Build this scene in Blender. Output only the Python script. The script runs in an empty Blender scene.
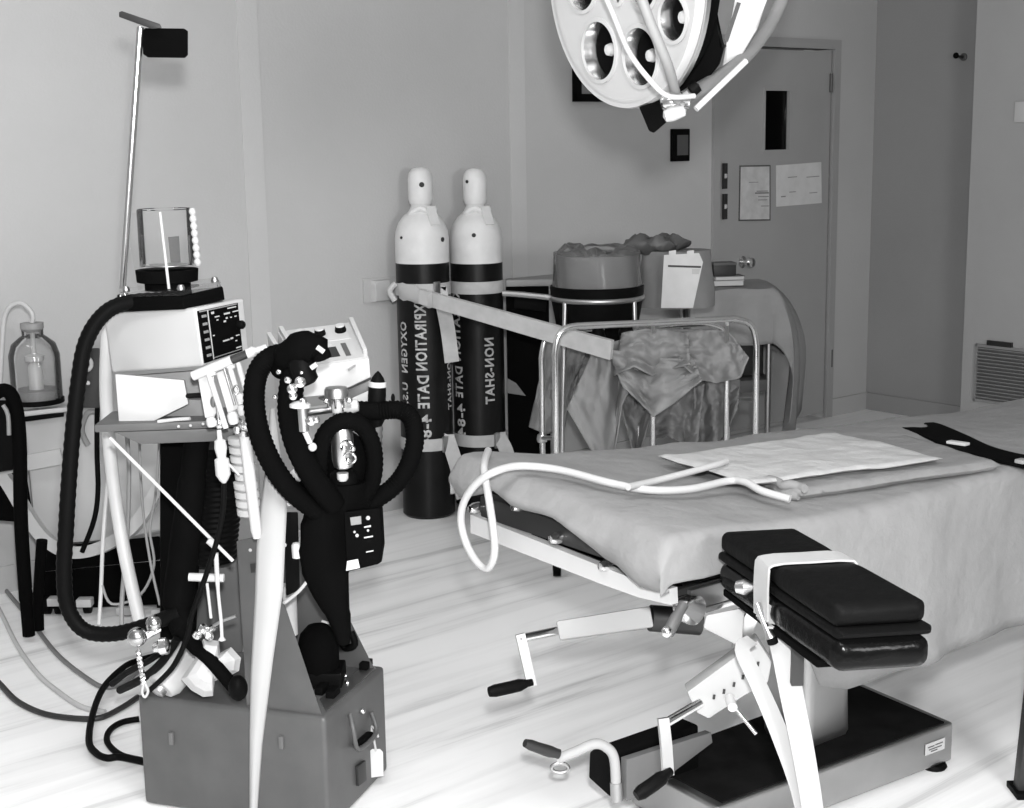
import bpy, bmesh, math, random
from mathutils import Vector, Matrix, noise
random.seed(7)
V = Vector
PI = math.pi
scn = bpy.context.scene
COL = scn.collection

# ------------------------------------------------------------------ camera
F, H = 1430.0, 1.6
PITCH, ROLL = math.atan(268 / 1440), math.radians(0.95)
fw = V((0, math.cos(PITCH), -math.sin(PITCH)))
r0 = V((1, 0, 0)); u0 = r0.cross(fw)
rt = r0 * math.cos(ROLL) - u0 * math.sin(ROLL)
up = u0 * math.cos(ROLL) + r0 * math.sin(ROLL)
EYE = V((0, 0, H))
cam_d = bpy.data.cameras.new('camera'); cam = bpy.data.objects.new('camera', cam_d); COL.objects.link(cam)
m = Matrix((rt, up, -fw)).transposed().to_4x4(); m.translation = EYE
cam.matrix_world = m
cam_d.sensor_width = 36; cam_d.lens = 36 * F / 1024; cam_d.clip_start = 0.05; cam_d.clip_end = 60
scn.camera = cam

def ray(px, py): return fw + rt * ((px - 512) / F) + up * ((404 - py) / F)
def at(px, py, y):                      # point seen at a pixel, at distance y along the room
    d = ray(px, py); return EYE + d * (y / d.y)
def gr(px, py, z=0.0):                  # point seen at a pixel, at height z
    d = ray(px, py); return EYE + d * ((z - H) / d.z)
def onplane(px, py, p0, n):
    d = ray(px, py); return EYE + d * ((p0 - EYE).dot(n) / d.dot(n))
def mpp(y): return y / F                # metres per pixel at distance y (about)

# ------------------------------------------------------------------ materials
def lin(s):
    s /= 255.0
    return s / 12.92 if s <= 0.04045 else ((s + 0.055) / 1.055) ** 2.4
M = {}
def mat(name, g, rough=0.5, metal=0.0, spec=0.5, var=0.0, scale=8.0, bump=0.0, bscale=40.0, trans=0.0, coat=0.0, sheen=0.0):
    mt = bpy.data.materials.new(name); mt.use_nodes = True
    nt = mt.node_tree; b = nt.nodes['Principled BSDF']
    b.inputs['Base Color'].default_value = (g, g, g, 1)
    b.inputs['Roughness'].default_value = rough; b.inputs['Metallic'].default_value = metal
    b.inputs['Specular IOR Level'].default_value = spec
    b.inputs['Coat Weight'].default_value = coat
    tc = nt.nodes.new('ShaderNodeTexCoord')
    if var > 0:
        n = nt.nodes.new('ShaderNodeTexNoise'); n.inputs['Scale'].default_value = scale; n.inputs['Detail'].default_value = 5
        nt.links.new(tc.outputs['Object'], n.inputs['Vector'])
        r = nt.nodes.new('ShaderNodeMapRange')
        r.inputs['From Min'].default_value = 0.3; r.inputs['From Max'].default_value = 0.7
        r.inputs['To Min'].default_value = g * (1 - var); r.inputs['To Max'].default_value = g * (1 + var)
        nt.links.new(n.outputs['Fac'], r.inputs['Value']); nt.links.new(r.outputs['Result'], b.inputs['Base Color'])
    if bump > 0:
        n = nt.nodes.new('ShaderNodeTexNoise'); n.inputs['Scale'].default_value = bscale; n.inputs['Detail'].default_value = 4
        nt.links.new(tc.outputs['Object'], n.inputs['Vector'])
        bp = nt.nodes.new('ShaderNodeBump'); bp.inputs['Strength'].default_value = bump; bp.inputs['Distance'].default_value = 0.02
        nt.links.new(n.outputs['Fac'], bp.inputs['Height']); nt.links.new(bp.outputs['Normal'], b.inputs['Normal'])
    M[name] = mt
    return mt
mat('lampwhite', 0.46, 0.4, var=0.02)
mat('white', 0.50, 0.4, var=0.02)
mat('cream', 0.52, 0.45, var=0.03)
mat('offwhite', 0.50, 0.5, var=0.04)
mat('tankwhite', 0.66, 0.5, var=0.05, scale=20)
mat('palegrey', 0.46, 0.5, var=0.05)
mat('midgrey', 0.24, 0.5, var=0.08)
mat('casegrey', 0.08, 0.45, var=0.10, scale=14)
mat('studgrey', 0.12)
mat('stripwhite', 0.36, 0.7, var=0.03)
mat('basingrey', 0.13, 0.35, var=0.1)
mat('darkgrey', 0.085, 0.5, var=0.1)
mat('charcoal', 0.018, 0.5, var=0.1)
mat('black', 0.004, 0.5, spec=0.04)
mat('matteblack', 0.003, 0.8, spec=0.02)
mat('shinyvinyl', 0.003, 0.22, spec=0.10, bump=0.15, bscale=30)
mat('vinyl', 0.004, 0.55, spec=0.05, bump=0.15, bscale=30)
mat('tread', 0.008, 0.8, spec=0.03, var=0.25, scale=20)
mat('chrome', 0.80, 0.18, metal=1.0)
mat('steel', 0.62, 0.32, metal=1.0, var=0.05)
mat('dullsteel', 0.42, 0.4, metal=1.0, var=0.08)
mat('brass', 0.5, 0.22, metal=1.0)
mat('paper', 0.60, 0.7, var=0.06, scale=15)
mat('greypaper', 0.52, 0.7, var=0.12, scale=18)
mat('sheet', 0.215, 0.9, var=0.06, scale=9, bump=0.35, bscale=16)
mat('greysheet', 0.20, 0.9, var=0.06, scale=9, bump=0.4, bscale=18)
mat('whitesheet', 0.40, 0.9, var=0.04, scale=9, bump=0.4, bscale=18)
mat('drape', 0.20, 0.85, var=0.12, scale=6, bump=0.3, bscale=10)
mat('drapelight', 0.26, 0.85, var=0.10, scale=6, bump=0.3, bscale=10)
mat('strapwhite', 0.36, 0.8, var=0.03)
mat('strapgrey', 0.44, 0.8, var=0.08, scale=25)
mat('rubber', 0.42, 0.45, var=0.03)
mat('tubegrey', 0.16, 0.4)
mat('ink', 0.02, 0.7)
mat('stencil', 0.42, 0.8, var=0.35, scale=60)
mat('tankpaint', 0.007, 0.34, spec=0.2, var=0.3, scale=10)
mat('door', 0.33, 0.45, var=0.03, scale=3)
mat('screen', 0.22, 0.3)

def clear(name, tint, opacity, rough=0.05):
    mt = bpy.data.materials.new(name); mt.use_nodes = True
    nt = mt.node_tree; nt.nodes.clear()
    out = nt.nodes.new('ShaderNodeOutputMaterial'); t = nt.nodes.new('ShaderNodeBsdfTransparent'); g = nt.nodes.new('ShaderNodeBsdfGlossy')
    d = nt.nodes.new('ShaderNodeBsdfDiffuse'); d.inputs['Color'].default_value = (.6, .6, .6, 1)
    t.inputs['Color'].default_value = (tint, tint, tint, 1)
    g.inputs['Roughness'].default_value = rough
    lw = nt.nodes.new('ShaderNodeLayerWeight'); lw.inputs['Blend'].default_value = 0.22
    mx = nt.nodes.new('ShaderNodeMixShader'); m2 = nt.nodes.new('ShaderNodeMixShader')
    nt.links.new(lw.outputs['Fresnel'], mx.inputs['Fac']); nt.links.new(t.outputs[0], mx.inputs[1]); nt.links.new(g.outputs[0], mx.inputs[2])
    m2.inputs['Fac'].default_value = opacity
    nt.links.new(mx.outputs[0], m2.inputs[1]); nt.links.new(d.outputs[0], m2.inputs[2]); nt.links.new(m2.outputs[0], out.inputs['Surface'])
    M[name] = mt
clear('darkglass', 0.15, 0.0)
clear('acrylic', 0.98, 0.015)
clear('glass', 0.95, 0.04)
clear('plastic_film', 0.9, 0.15, 0.12)

def wall_mat(name, g):
    mt = mat(name, g, 0.75, spec=0.2, var=0.05, scale=1.3, bump=0.06, bscale=90)
    return mt
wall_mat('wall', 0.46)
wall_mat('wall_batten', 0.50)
wall_mat('wall_dim', 0.28)  # darker copy of the wall colour, carrying the alcove's shade
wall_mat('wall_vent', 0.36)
wall_mat('ceilingwhite', 0.6)

def floor_mat(az):
    mt = bpy.data.materials.new('floor_vinyl'); mt.use_nodes = True
    nt = mt.node_tree; b = nt.nodes['Principled BSDF']; L = nt.links.new
    tc = nt.nodes.new('ShaderNodeTexCoord'); mp = nt.nodes.new('ShaderNodeMapping')
    mp.vector_type = 'TEXTURE'
    mp.inputs['Rotation'].default_value = (0, 0, az)
    mp.inputs['Scale'].default_value = (2.6, 0.16, 1)
    L(tc.outputs['Object'], mp.inputs['Vector'])
    n = nt.nodes.new('ShaderNodeTexNoise'); n.inputs['Scale'].default_value = 1.6; n.inputs['Detail'].default_value = 8; n.inputs['Roughness'].default_value = 0.6
    n.inputs['Distortion'].default_value = 0.4
    L(mp.outputs[0], n.inputs['Vector'])
    r = nt.nodes.new('ShaderNodeValToRGB')
    e = r.color_ramp.elements
    e[0].position = 0.30; e[0].color = (.50, .50, .50, 1); e[1].position = 0.56; e[1].color = (.94, .94, .94, 1)
    x = e.new(0.44); x.color = (.86, .86, .86, 1)
    L(n.outputs['Fac'], r.inputs['Fac']); L(r.outputs['Color'], b.inputs['Base Color'])
    b.inputs['Roughness'].default_value = 0.42; b.inputs['Specular IOR Level'].default_value = 0.35
    M['floor'] = mt

# ------------------------------------------------------------------ mesh collector
class MB:
    def __init__(s): s.bm = bmesh.new()
    def face_grid(s, rows, closed=False, cap=False):
        vs = [[s.bm.verts.new(p) for p in r] for r in rows]
        n = len(rows[0])
        for i in range(len(vs) - 1):
            for j in range(n if closed else n - 1):
                k = (j + 1) % n
                try: s.bm.faces.new((vs[i][j], vs[i][k], vs[i + 1][k], vs[i + 1][j]))
                except ValueError: pass
        if cap and closed:
            for r in (vs[0][::-1], vs[-1]):
                try: s.bm.faces.new(r)
                except ValueError: pass
        return s
    def hexa(s, lo, hi, bevel=0.0, seg=2):        # two quads (or n-gons) joined: a solid
        n = len(lo)
        a = [s.bm.verts.new(p) for p in lo]; b = [s.bm.verts.new(p) for p in hi]
        fs = [s.bm.faces.new(a[::-1]), s.bm.faces.new(b)]
        for i in range(n):
            j = (i + 1) % n
            fs.append(s.bm.faces.new((a[i], a[j], b[j], b[i])))
        if bevel > 0:
            ed = set(e for f in fs for e in f.edges)
            bmesh.ops.bevel(s.bm, geom=list(ed), offset=bevel, segments=seg, profile=0.6, affect='EDGES', clamp_overlap=True)
        return s
    def obox(s, c, ax, ay, az, bevel=0.0, seg=2): # centre and three half-axis vectors
        c, ax, ay, az = V(c), V(ax), V(ay), V(az)
        q = [(-1, -1), (1, -1), (1, 1), (-1, 1)]
        return s.hexa([c + ax * i + ay * j - az for i, j in q], [c + ax * i + ay * j + az for i, j in q], bevel, seg)
    def box(s, c, size, rot=0.0, bevel=0.0, seg=2):
        R = Matrix.Rotation(rot, 3, 'Z')
        return s.obox(c, R @ V((size[0] / 2, 0, 0)), R @ V((0, size[1] / 2, 0)), V((0, 0, size[2] / 2)), bevel, seg)
    def lathe(s, base, axis, prof, n=24, cap=True): # prof: (radius, distance along axis)
        axis = V(axis).normalized(); a = axis.orthogonal().normalized(); b = axis.cross(a)
        rows = [[V(base) + axis * h + (a * math.cos(t) + b * math.sin(t)) * max(r, 1e-4) for t in [2 * PI * k / n for k in range(n)]] for r, h in prof]
        return s.face_grid(rows, True, cap)
    def cyl(s, p, q, r, r2=None, n=16):
        p, q = V(p), V(q)
        return s.lathe(p, q - p, [(r, 0), (r if r2 is None else r2, (q - p).length)], n)
    def tube(s, pts, r, n=10, smooth=0, rib=0, ribn=0):
        P = [V(p) for p in pts]
        if smooth: P = spline(P, smooth)
        rows = []; prev = None; tot = 0
        for i, p in enumerate(P):
            t = (P[min(i + 1, len(P) - 1)] - P[max(i - 1, 0)]).normalized()
            a = t.orthogonal().normalized() if prev is None else (prev - t * prev.dot(t)).normalized()
            prev = a; b = t.cross(a)
            rr = r[i * (len(r) - 1) // max(1, len(P) - 1)] if isinstance(r, (list, tuple)) else r
            if rib and i % 2: rr += rib
            rows.append([p + (a * math.cos(k) + b * math.sin(k)) * rr for k in [2 * PI * j / n for j in range(n)]])
        return s.face_grid(rows, True, True)
    def ball(s, c, r, n=16, sc=(1, 1, 1)):
        mtx = Matrix.Translation(V(c)) @ Matrix.Diagonal((r * sc[0], r * sc[1], r * sc[2], 1))
        bmesh.ops.create_uvsphere(s.bm, u_segments=n, v_segments=max(8, n // 2), radius=1, matrix=mtx); return s
    def ribbon(s, pts, wdir, width, thick=0.003, smooth=0):
        P = [V(p) for p in pts]
        if smooth: P = spline(P, smooth)
        rows = []
        for i, p in enumerate(P):
            t = (P[min(i + 1, len(P) - 1)] - P[max(i - 1, 0)]).normalized()
            f = i / max(1, len(P) - 1)
            wd_ = wdir(f) if callable(wdir) else V(wdir)
            w = (wd_ - t * wd_.dot(t)).normalized(); nn = t.cross(w)
            ww = (width(f) if callable(width) else width) / 2; th = thick / 2
            rows.append([p - w * ww - nn * th, p + w * ww - nn * th, p + w * ww + nn * th, p - w * ww + nn * th])
        return s.face_grid(rows, True, True)
    def build(s, name, material, parent=None, smooth=38, solid=0.0):
        bmesh.ops.recalc_face_normals(s.bm, faces=s.bm.faces)
        cs = [v.co for v in s.bm.verts]
        if parent is None:
            lo = V([min(c[i] for c in cs) for i in range(3)]); hi = V([max(c[i] for c in cs) for i in range(3)])
            org = V(((lo.x + hi.x) / 2, (lo.y + hi.y) / 2, lo.z))
        else: org = ORG[parent.name]
        bmesh.ops.translate(s.bm, vec=-org, verts=s.bm.verts)
        me = bpy.data.meshes.new(name); s.bm.to_mesh(me); s.bm.free()
        me.materials.append(M[material] if isinstance(material, str) else material)
        o = bpy.data.objects.new(name, me); COL.objects.link(o)
        if parent is None: o.location = org
        else: o.parent = parent
        ORG[o.name] = org
        if smooth:
            me.shade_smooth()
            try: me.set_sharp_from_angle(angle=math.radians(smooth))
            except Exception: pass
        if solid:
            md = o.modifiers.new('thickness', 'SOLIDIFY'); md.thickness = solid; md.offset = 0
        return o
ORG = {}
def spline(P, k):
    out = []
    n = len(P)
    for i in range(n - 1):
        p0, p1, p2, p3 = P[max(i - 1, 0)], P[i], P[i + 1], P[min(i + 2, n - 1)]
        for j in range(k):
            t = j / k
            out.append(0.5 * ((2 * p1) + (p2 - p0) * t + (2 * p0 - 5 * p1 + 4 * p2 - p3) * t * t + (3 * p1 - p0 - 3 * p2 + p3) * t ** 3))
    out.append(P[-1]); return out
def tag(o, label=None, cat=None, group=None, kind=None):
    if label: o['label'] = label
    if cat: o['category'] = cat
    if group: o['group'] = group
    if kind: o['kind'] = kind
    return o
def thing(name, loc, label, cat, group=None):
    o = bpy.data.objects.new(name, None); COL.objects.link(o); o.location = V(loc); ORG[o.name] = V(loc)
    o.empty_display_size = 0.1
    return tag(o, label, cat, group)
def struct(mb, name, material, parent=None, smooth=0):
    o = mb.build(name, material, parent, smooth)
    if parent is None: o['kind'] = 'structure'
    return o
def flat_text(body, mapf, length, height):        # lettering mesh mapped by mapf(u, v) -> point
    cu = bpy.data.curves.new('lettering', 'FONT'); cu.body = body; cu.resolution_u = 2; cu.offset = .028; cu.space_character = 1.12
    ob = bpy.data.objects.new('lettering', cu); COL.objects.link(ob)
    dg = bpy.context.evaluated_depsgraph_get()
    me = bpy.data.meshes.new_from_object(ob.evaluated_get(dg))
    bpy.data.objects.remove(ob)
    mb = MB(); mb.bm.from_mesh(me); bpy.data.meshes.remove(me)
    bmesh.ops.subdivide_edges(mb.bm, edges=[e for e in mb.bm.edges if e.calc_length() > 0.25], cuts=2)
    xs = [v.co.x for v in mb.bm.verts]; ys = [v.co.y for v in mb.bm.verts]
    for v in mb.bm.verts:
        v.co = mapf((v.co.x - min(xs)) / (max(xs) - min(xs)) * length, (v.co.y - min(ys)) / (max(ys) - min(ys)) * height)
    return mb

# ------------------------------------------------------------------ the room
WD = V((math.sin(math.radians(50.5)), math.cos(math.radians(50.5)), 0))   # along the back wall
WN = V((-WD.y, WD.x, 0))                                                  # into the back wall
Z = V((0, 0, 1))
W0 = V((1.767, 8.0, 0))                                                   # hinge side of the door at the floor
def wl(px, py, off=0.0): return onplane(px, py, W0 - WN * off, WN)        # a pixel on the back wall
def wp(s, z, off=0.0): return W0 + WD * s + Z * z - WN * off
floor_mat(math.radians(39.5))
CEIL = 3.05
mb = MB(); q = [wp(-9, 0), wp(3, 0), wp(3, 0) - WN * 12, wp(-9, 0) - WN * 12]
q = [wp(-9, 0) + WN * .6, wp(3, 0) + WN * .6, wp(3, 0) - WN * 12, wp(-9, 0) - WN * 12]
struct(MB().hexa([p - Z * .1 for p in q], q), 'floor', 'floor')
mb = MB().hexa([p + Z * CEIL for p in q], [p + Z * (CEIL + .1) for p in q])
struct(mb, 'ceiling', 'ceilingwhite')
SC = (wl(865.5, 407) - W0).dot(WD)                                        # corner of the alcove
# back wall with the door opening
DL, DR, DT = -0.895, 0.02, 2.045
prof = [(-9, 0), (DL, 0), (DL, DT), (DR, DT), (DR, 0), (SC + .2, 0), (SC + .2, CEIL), (-9, CEIL)]
mb = MB().hexa([wp(s, z, 0) for s, z in prof], [wp(s, z, -.12) for s, z in prof])
struct(mb, 'wall_back', 'wall')
# battens covering the panel joints
for i, px in enumerate((250.5, 517)):
    s = (wl(px, 100) - W0).dot(WD)
    o = struct(MB().hexa([wp(s - .045, 0, -.002), wp(s + .045, 0, -.002), wp(s + .045, CEIL, -.002), wp(s - .045, CEIL, -.002)],
                         [wp(s - .045, 0, .004), wp(s + .045, 0, .004), wp(s + .045, CEIL, .004), wp(s - .045, CEIL, .004)]), 'trim_%d' % (i + 1), 'wall_batten')
# alcove wall, perpendicular to the back wall, then the nearer ventilation wall that stands out from it
A0 = wp(SC, 0)
mb = MB().hexa([A0 + WN * .02, A0 - WN * 1.6, A0 - WN * 1.6 + WD * .1, A0 + WN * .02 + WD * .1], [p + Z * CEIL for p in (A0 + WN * .02, A0 - WN * 1.6, A0 - WN * 1.6 + WD * .1, A0 + WN * .02 + WD * .1)])
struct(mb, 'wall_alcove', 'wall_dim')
VO = 0.30
edge = onplane(961.5, 380, A0 - WD * VO, WD); edge.z = 0
mb = MB().hexa([edge, edge - WN * 7, edge - WN * 7 + WD * (VO + .3), edge + WD * (VO + .3)], [p + Z * CEIL for p in (edge, edge - WN * 7, edge - WN * 7 + WD * (VO + .3), edge + WD * (VO + .3))])
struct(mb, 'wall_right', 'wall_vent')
def vw(px, py, off=0.0): return onplane(px, py, edge - WD * off, WD)
# baseboards
def strip(a, b, n, h, t):
    return MB().hexa([a, b, b - n * t, a - n * t], [p + Z * h for p in (a, b, b - n * t, a - n * t)])
struct(strip(wp(DR + .05, 0), wp(SC, 0), WN, .10, .012), 'baseboard_back', 'wall')
struct(strip(wp(-9, 0), wp(DL - .05, 0), WN, .10, .012), 'baseboard_left', 'wall')
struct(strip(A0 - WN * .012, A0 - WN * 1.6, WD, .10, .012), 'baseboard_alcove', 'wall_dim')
# door
dr = bpy.data.objects.new('door_1', None); COL.objects.link(dr); dr.location = wp(DL, 0); ORG['door_1'] = wp(DL, 0); dr['kind'] = 'structure'
tl, br_ = wl(764.9, 90), wl(789, 150)
s0, s1 = (tl - W0).dot(WD), (br_ - W0).dot(WD); z1, z0 = tl.z, br_.z
def rect(s0, s1, z0, z1, off): return [wp(s0, z0, off), wp(s1, z0, off), wp(s1, z1, off), wp(s0, z1, off)]
a, b, c, d = DL + .012, DR - .012, 0.032, DT - .012
mb = MB()
for rr in ((a, s0, c, d), (s1, b, c, d), (s0, s1, c, z0), (s0, s1, z1, d)):
    mb.hexa(rect(*rr, .0), rect(*rr, -.045))
mb.build('door_leaf', 'door', dr, 0)
mb = MB(); w = .012
for rr in ((s0 - w, s0 + .003, z0 - w, z1 + w), (s1 - .003, s1 + w, z0 - w, z1 + w), (s0, s1, z0 - w, z0 + .003), (s0, s1, z1 - .003, z1 + w)):
    mb.hexa(rect(*rr, -.01), rect(*rr, .005))
mb.build('window_frame', 'door', dr, 0)
MB().hexa(rect(s0, s1, z0, z1, -.02), rect(s0, s1, z0, z1, -.026)).build('window_pane', 'darkglass', dr, 0)
mb = MB(); w = .05
for rr in ((DL - w, DL, 0, DT + w), (DR, DR + w, 0, DT + w), (DL, DR, DT, DT + w)):
    mb.hexa(rect(*rr, -.01), rect(*rr, .018))
mb.build('door_frame', 'door', dr, 0)
k = wl(742, 262)
MB().lathe(k, -WN, [(.032, 0), (.032, .006), (.012, .01), (.012, .035), (.026, .045), (.03, .06), (.024, .072), (.004, .075)]).build('door_knob', 'chrome', dr)
for py in (83, 358):
    p = wl(829.5, py); MB().cyl(p - Z * .05 - WN * .012, p + Z * .05 - WN * .012, .009, n=12).build('hinge', 'darkgrey', dr)
# corridor behind the door glass: dark wall
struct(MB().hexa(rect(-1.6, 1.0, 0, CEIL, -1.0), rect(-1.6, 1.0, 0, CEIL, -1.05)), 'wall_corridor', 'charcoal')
# ventilation grille
g = thing('ventilation_grille', vw(974, 400), 'slatted ventilation grille low on the pale wall beyond the operating table', 'vent')
p00, p10 = vw(974, 400.5), vw(977, 343.5)
hgt = p10.z - p00.z; wdt = .62
def vg(u, z, off): return p00 - WN * u + Z * z - WD * off
mb = MB()
mb.hexa([vg(0, 0, -.001), vg(wdt, 0, -.001), vg(wdt, hgt, -.001), vg(0, hgt, -.001)], [vg(0, 0, .003), vg(wdt, 0, .003), vg(wdt, hgt, .003), vg(0, hgt, .003)])
mb.build('backing', 'darkgrey', g, 0)
mb = MB(); t = .014
for (u0_, u1, za, zb) in ((0, t, 0, hgt), (wdt - t, wdt, 0, hgt), (0, wdt, 0, t), (0, wdt, hgt - t, hgt)):
    mb.hexa([vg(u0_, za, .002), vg(u1, za, .002), vg(u1, zb, .002), vg(u0_, zb, .002)], [vg(u0_, za, .014), vg(u1, za, .014), vg(u1, zb, .014), vg(u0_, zb, .014)])
mb.build('grille_frame', 'midgrey', g, 0)
mb = MB(); NS = 15
for i in range(NS):
    zc = t + (i + .5) * (hgt - 2 * t) / NS
    mb.hexa([vg(t, zc - .006, .003), vg(wdt - t, zc - .006, .003), vg(wdt - t, zc - .002, .003), vg(t, zc - .002, .003)],
            [vg(t, zc + .001, .013), vg(wdt - t, zc + .001, .013), vg(wdt - t, zc + .005, .013), vg(t, zc + .005, .013)])
mb.build('slats', 'midgrey', g, 0)
pa, pb = vw(991, 342, .0), vw(1011, 345, .0)
MB().hexa([vg(.07, hgt, 0), vg(.21, hgt, 0), vg(.21, hgt + .025, 0), vg(.07, hgt + .025, 0)], [vg(.07, hgt, .018), vg(.21, hgt, .018), vg(.21, hgt + .025, .018), vg(.07, hgt + .025, .018)]).build('damper_lever', 'charcoal', g, 0)
# small wall fittings
p = vw(1021, 112); 
tag(MB().obox(p - WD * .006, WN * .03, Z * .05, WD * .006, .004).build('wall_switch', 'white', None), 'small white switch plate high on the right-hand wall', 'switch')
hk = onplane(964, 57, A0, WD)
g = thing('coat_hook', hk, 'small dark hook on the recessed wall at the corner', 'hook')
MB().lathe(hk, -WD, [(.02, 0), (.02, .008), (.006, .012), (.006, .01)]).build('mounting_plate', 'darkgrey', g)
MB().tube([hk, hk - WD * .04, hk - WD * .07 + Z * .004], .008, 8).build('hook_arm', 'charcoal', g)
MB().ball(hk - WD * .075 + Z * .006, .016, 12).build('knob', 'black', g)
def board(px0, py0, px1, py1, off, thick, skew=0):
    a_, b_ = wl(px0, py0), wl(px1, py1)
    sa, sb = (a_ - W0).dot(WD), (b_ - W0).dot(WD)
    return rect(sa, sb, b_.z, a_.z, off), rect(sa, sb, b_.z, a_.z, off + thick), sa, sb, b_.z, a_.z
# papers taped to the door
def door_paper(corners, label, lines, framed):
    pts = [wl(*c_, .0015) for c_ in corners]
    o = thing('paper_notice', pts[3], label, 'notice')
    MB().hexa([p_ for p_ in pts], [p_ - WN * .002 for p_ in pts]).build('sheet', 'greypaper' if framed else 'paper', o, 0)
    if framed:
        mb_ = MB(); n_ = 4
        cen = sum(pts, V()) / 4
        for i in range(4):
            a_, b_ = pts[i], pts[(i + 1) % 4]
            ai, bi = a_.lerp(cen, .05), b_.lerp(cen, .05)
            mb_.hexa([a_, b_, bi, ai], [x_ - WN * .004 for x_ in (a_, b_, bi, ai)])
        mb_.build('border', 'darkgrey', o, 0)
    for (u0_, u1, v_, th) in lines:
        mb_ = MB()
        def pt(u, v): return pts[0].lerp(pts[1], u).lerp(pts[3].lerp(pts[2], u), v) - WN * .0022
        mb_.hexa([pt(u0_, v_), pt(u1, v_), pt(u1, v_ + th), pt(u0_, v_ + th)], [x_ - WN * .0006 for x_ in (pt(u0_, v_), pt(u1, v_), pt(u1, v_ + th), pt(u0_, v_ + th))])
        mb_.build('print_line', 'darkgrey' if framed else 'midgrey', o, 0)
door_paper([(739.5, 165.5), (770, 165), (770, 220.5), (738.5, 221)], 'narrow framed typed notice on the door below its window',
           [(.55, .92, .46, .012), (.5, .95, .49, .02), (.6, .95, .56, .01), (.6, .9, .62, .01), (.7, .95, .73, .01), (.3, .6, .3, .008)], True)
door_paper([(776, 165.5), (821, 162), (821.5, 203), (776, 206.8)], 'wide white paper notice taped crookedly on the door',
           [(.25, .45, .3, .02), (.66, .95, .33, .02), (.28, .42, .66, .02), (.72, .9, .72, .02), (.1, .2, .75, .03)], False)
for i, (py, wh) in enumerate(((176, 'upper'), (206.5, 'lower'))):
    p = wl(721.7, py); s = (p - W0).dot(WD)
    g = thing('switch_plate', p, wh + ' dark switch plate on the wall beside the framed notice', 'switch')
    MB().hexa(rect(s - .016, s + .016, p.z - .065, p.z + .065, .018), rect(s - .016, s + .016, p.z - .065, p.z + .065, .026)).build('plate', 'charcoal', g, 0)
    MB().hexa(rect(s - .007, s + .007, p.z - .012, p.z + .012, .026), rect(s - .005, s + .005, p.z - .006, p.z + .010, .034)).build('toggle', 'palegrey', g, 0)
# framed board half hidden by the lamp; small wall box
lo_, hi_, sa, sb, za, zb = board(571.5, 45, 640, 102, .002, .02)
g = thing('wall_frame', wp(sa, za, .01), 'dark framed board on the wall behind the surgical lamp', 'picture')
mb = MB(); w = .035
for rr in ((sa, sa + w, za, zb), (sb - w, sb, za, zb), (sa, sb, za, za + w), (sa, sb, zb - w, zb)):
    mb.hexa(rect(*rr, .002), rect(*rr, .03))
mb.build('frame', 'black', g, 0)
MB().hexa(rect(sa + .01, sb - .01, za + .01, zb - .01, .002), rect(sa + .01, sb - .01, za + .01, zb - .01, .012)).build('board', 'midgrey', g, 0)
lo_, hi_, sa, sb, za, zb = board(670, 129, 687, 161, .002, .02)
g = thing('wall_box', wp(sa, za, .01), 'small dark boxed fitting on the wall under the surgical lamp', 'wall box')
MB().hexa(rect(sa, sb, za, zb, 0), rect(sa, sb, za, zb, .02), .004).build('housing', 'black', g)
MB().hexa(rect(sa + .03, sb - .015, za + .03, zb - .03, .019), rect(sa + .03, sb - .015, za + .03, zb - .03, .022)).build('cover_plate', 'darkgrey', g)
# bracket on the wall behind the cylinders
p = wl(384, 289); s = (p - W0).dot(WD)
g = thing('cylinder_bracket', wp(s, p.z), 'pale wall bracket behind the black gas cylinders', 'bracket')
MB().hexa(rect(s - .11, s + .62, p.z - .05, p.z + .05, .002), rect(s - .11, s + .62, p.z - .05, p.z + .05, .012)).build('back_plate', 'palegrey', g, 0)
MB().hexa(rect(s - .075, s + .02, p.z - .05, p.z + .045, .011), rect(s - .065, s + .01, p.z - .045, p.z + .04, .035), .004).build('end_block', 'palegrey', g)

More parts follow.
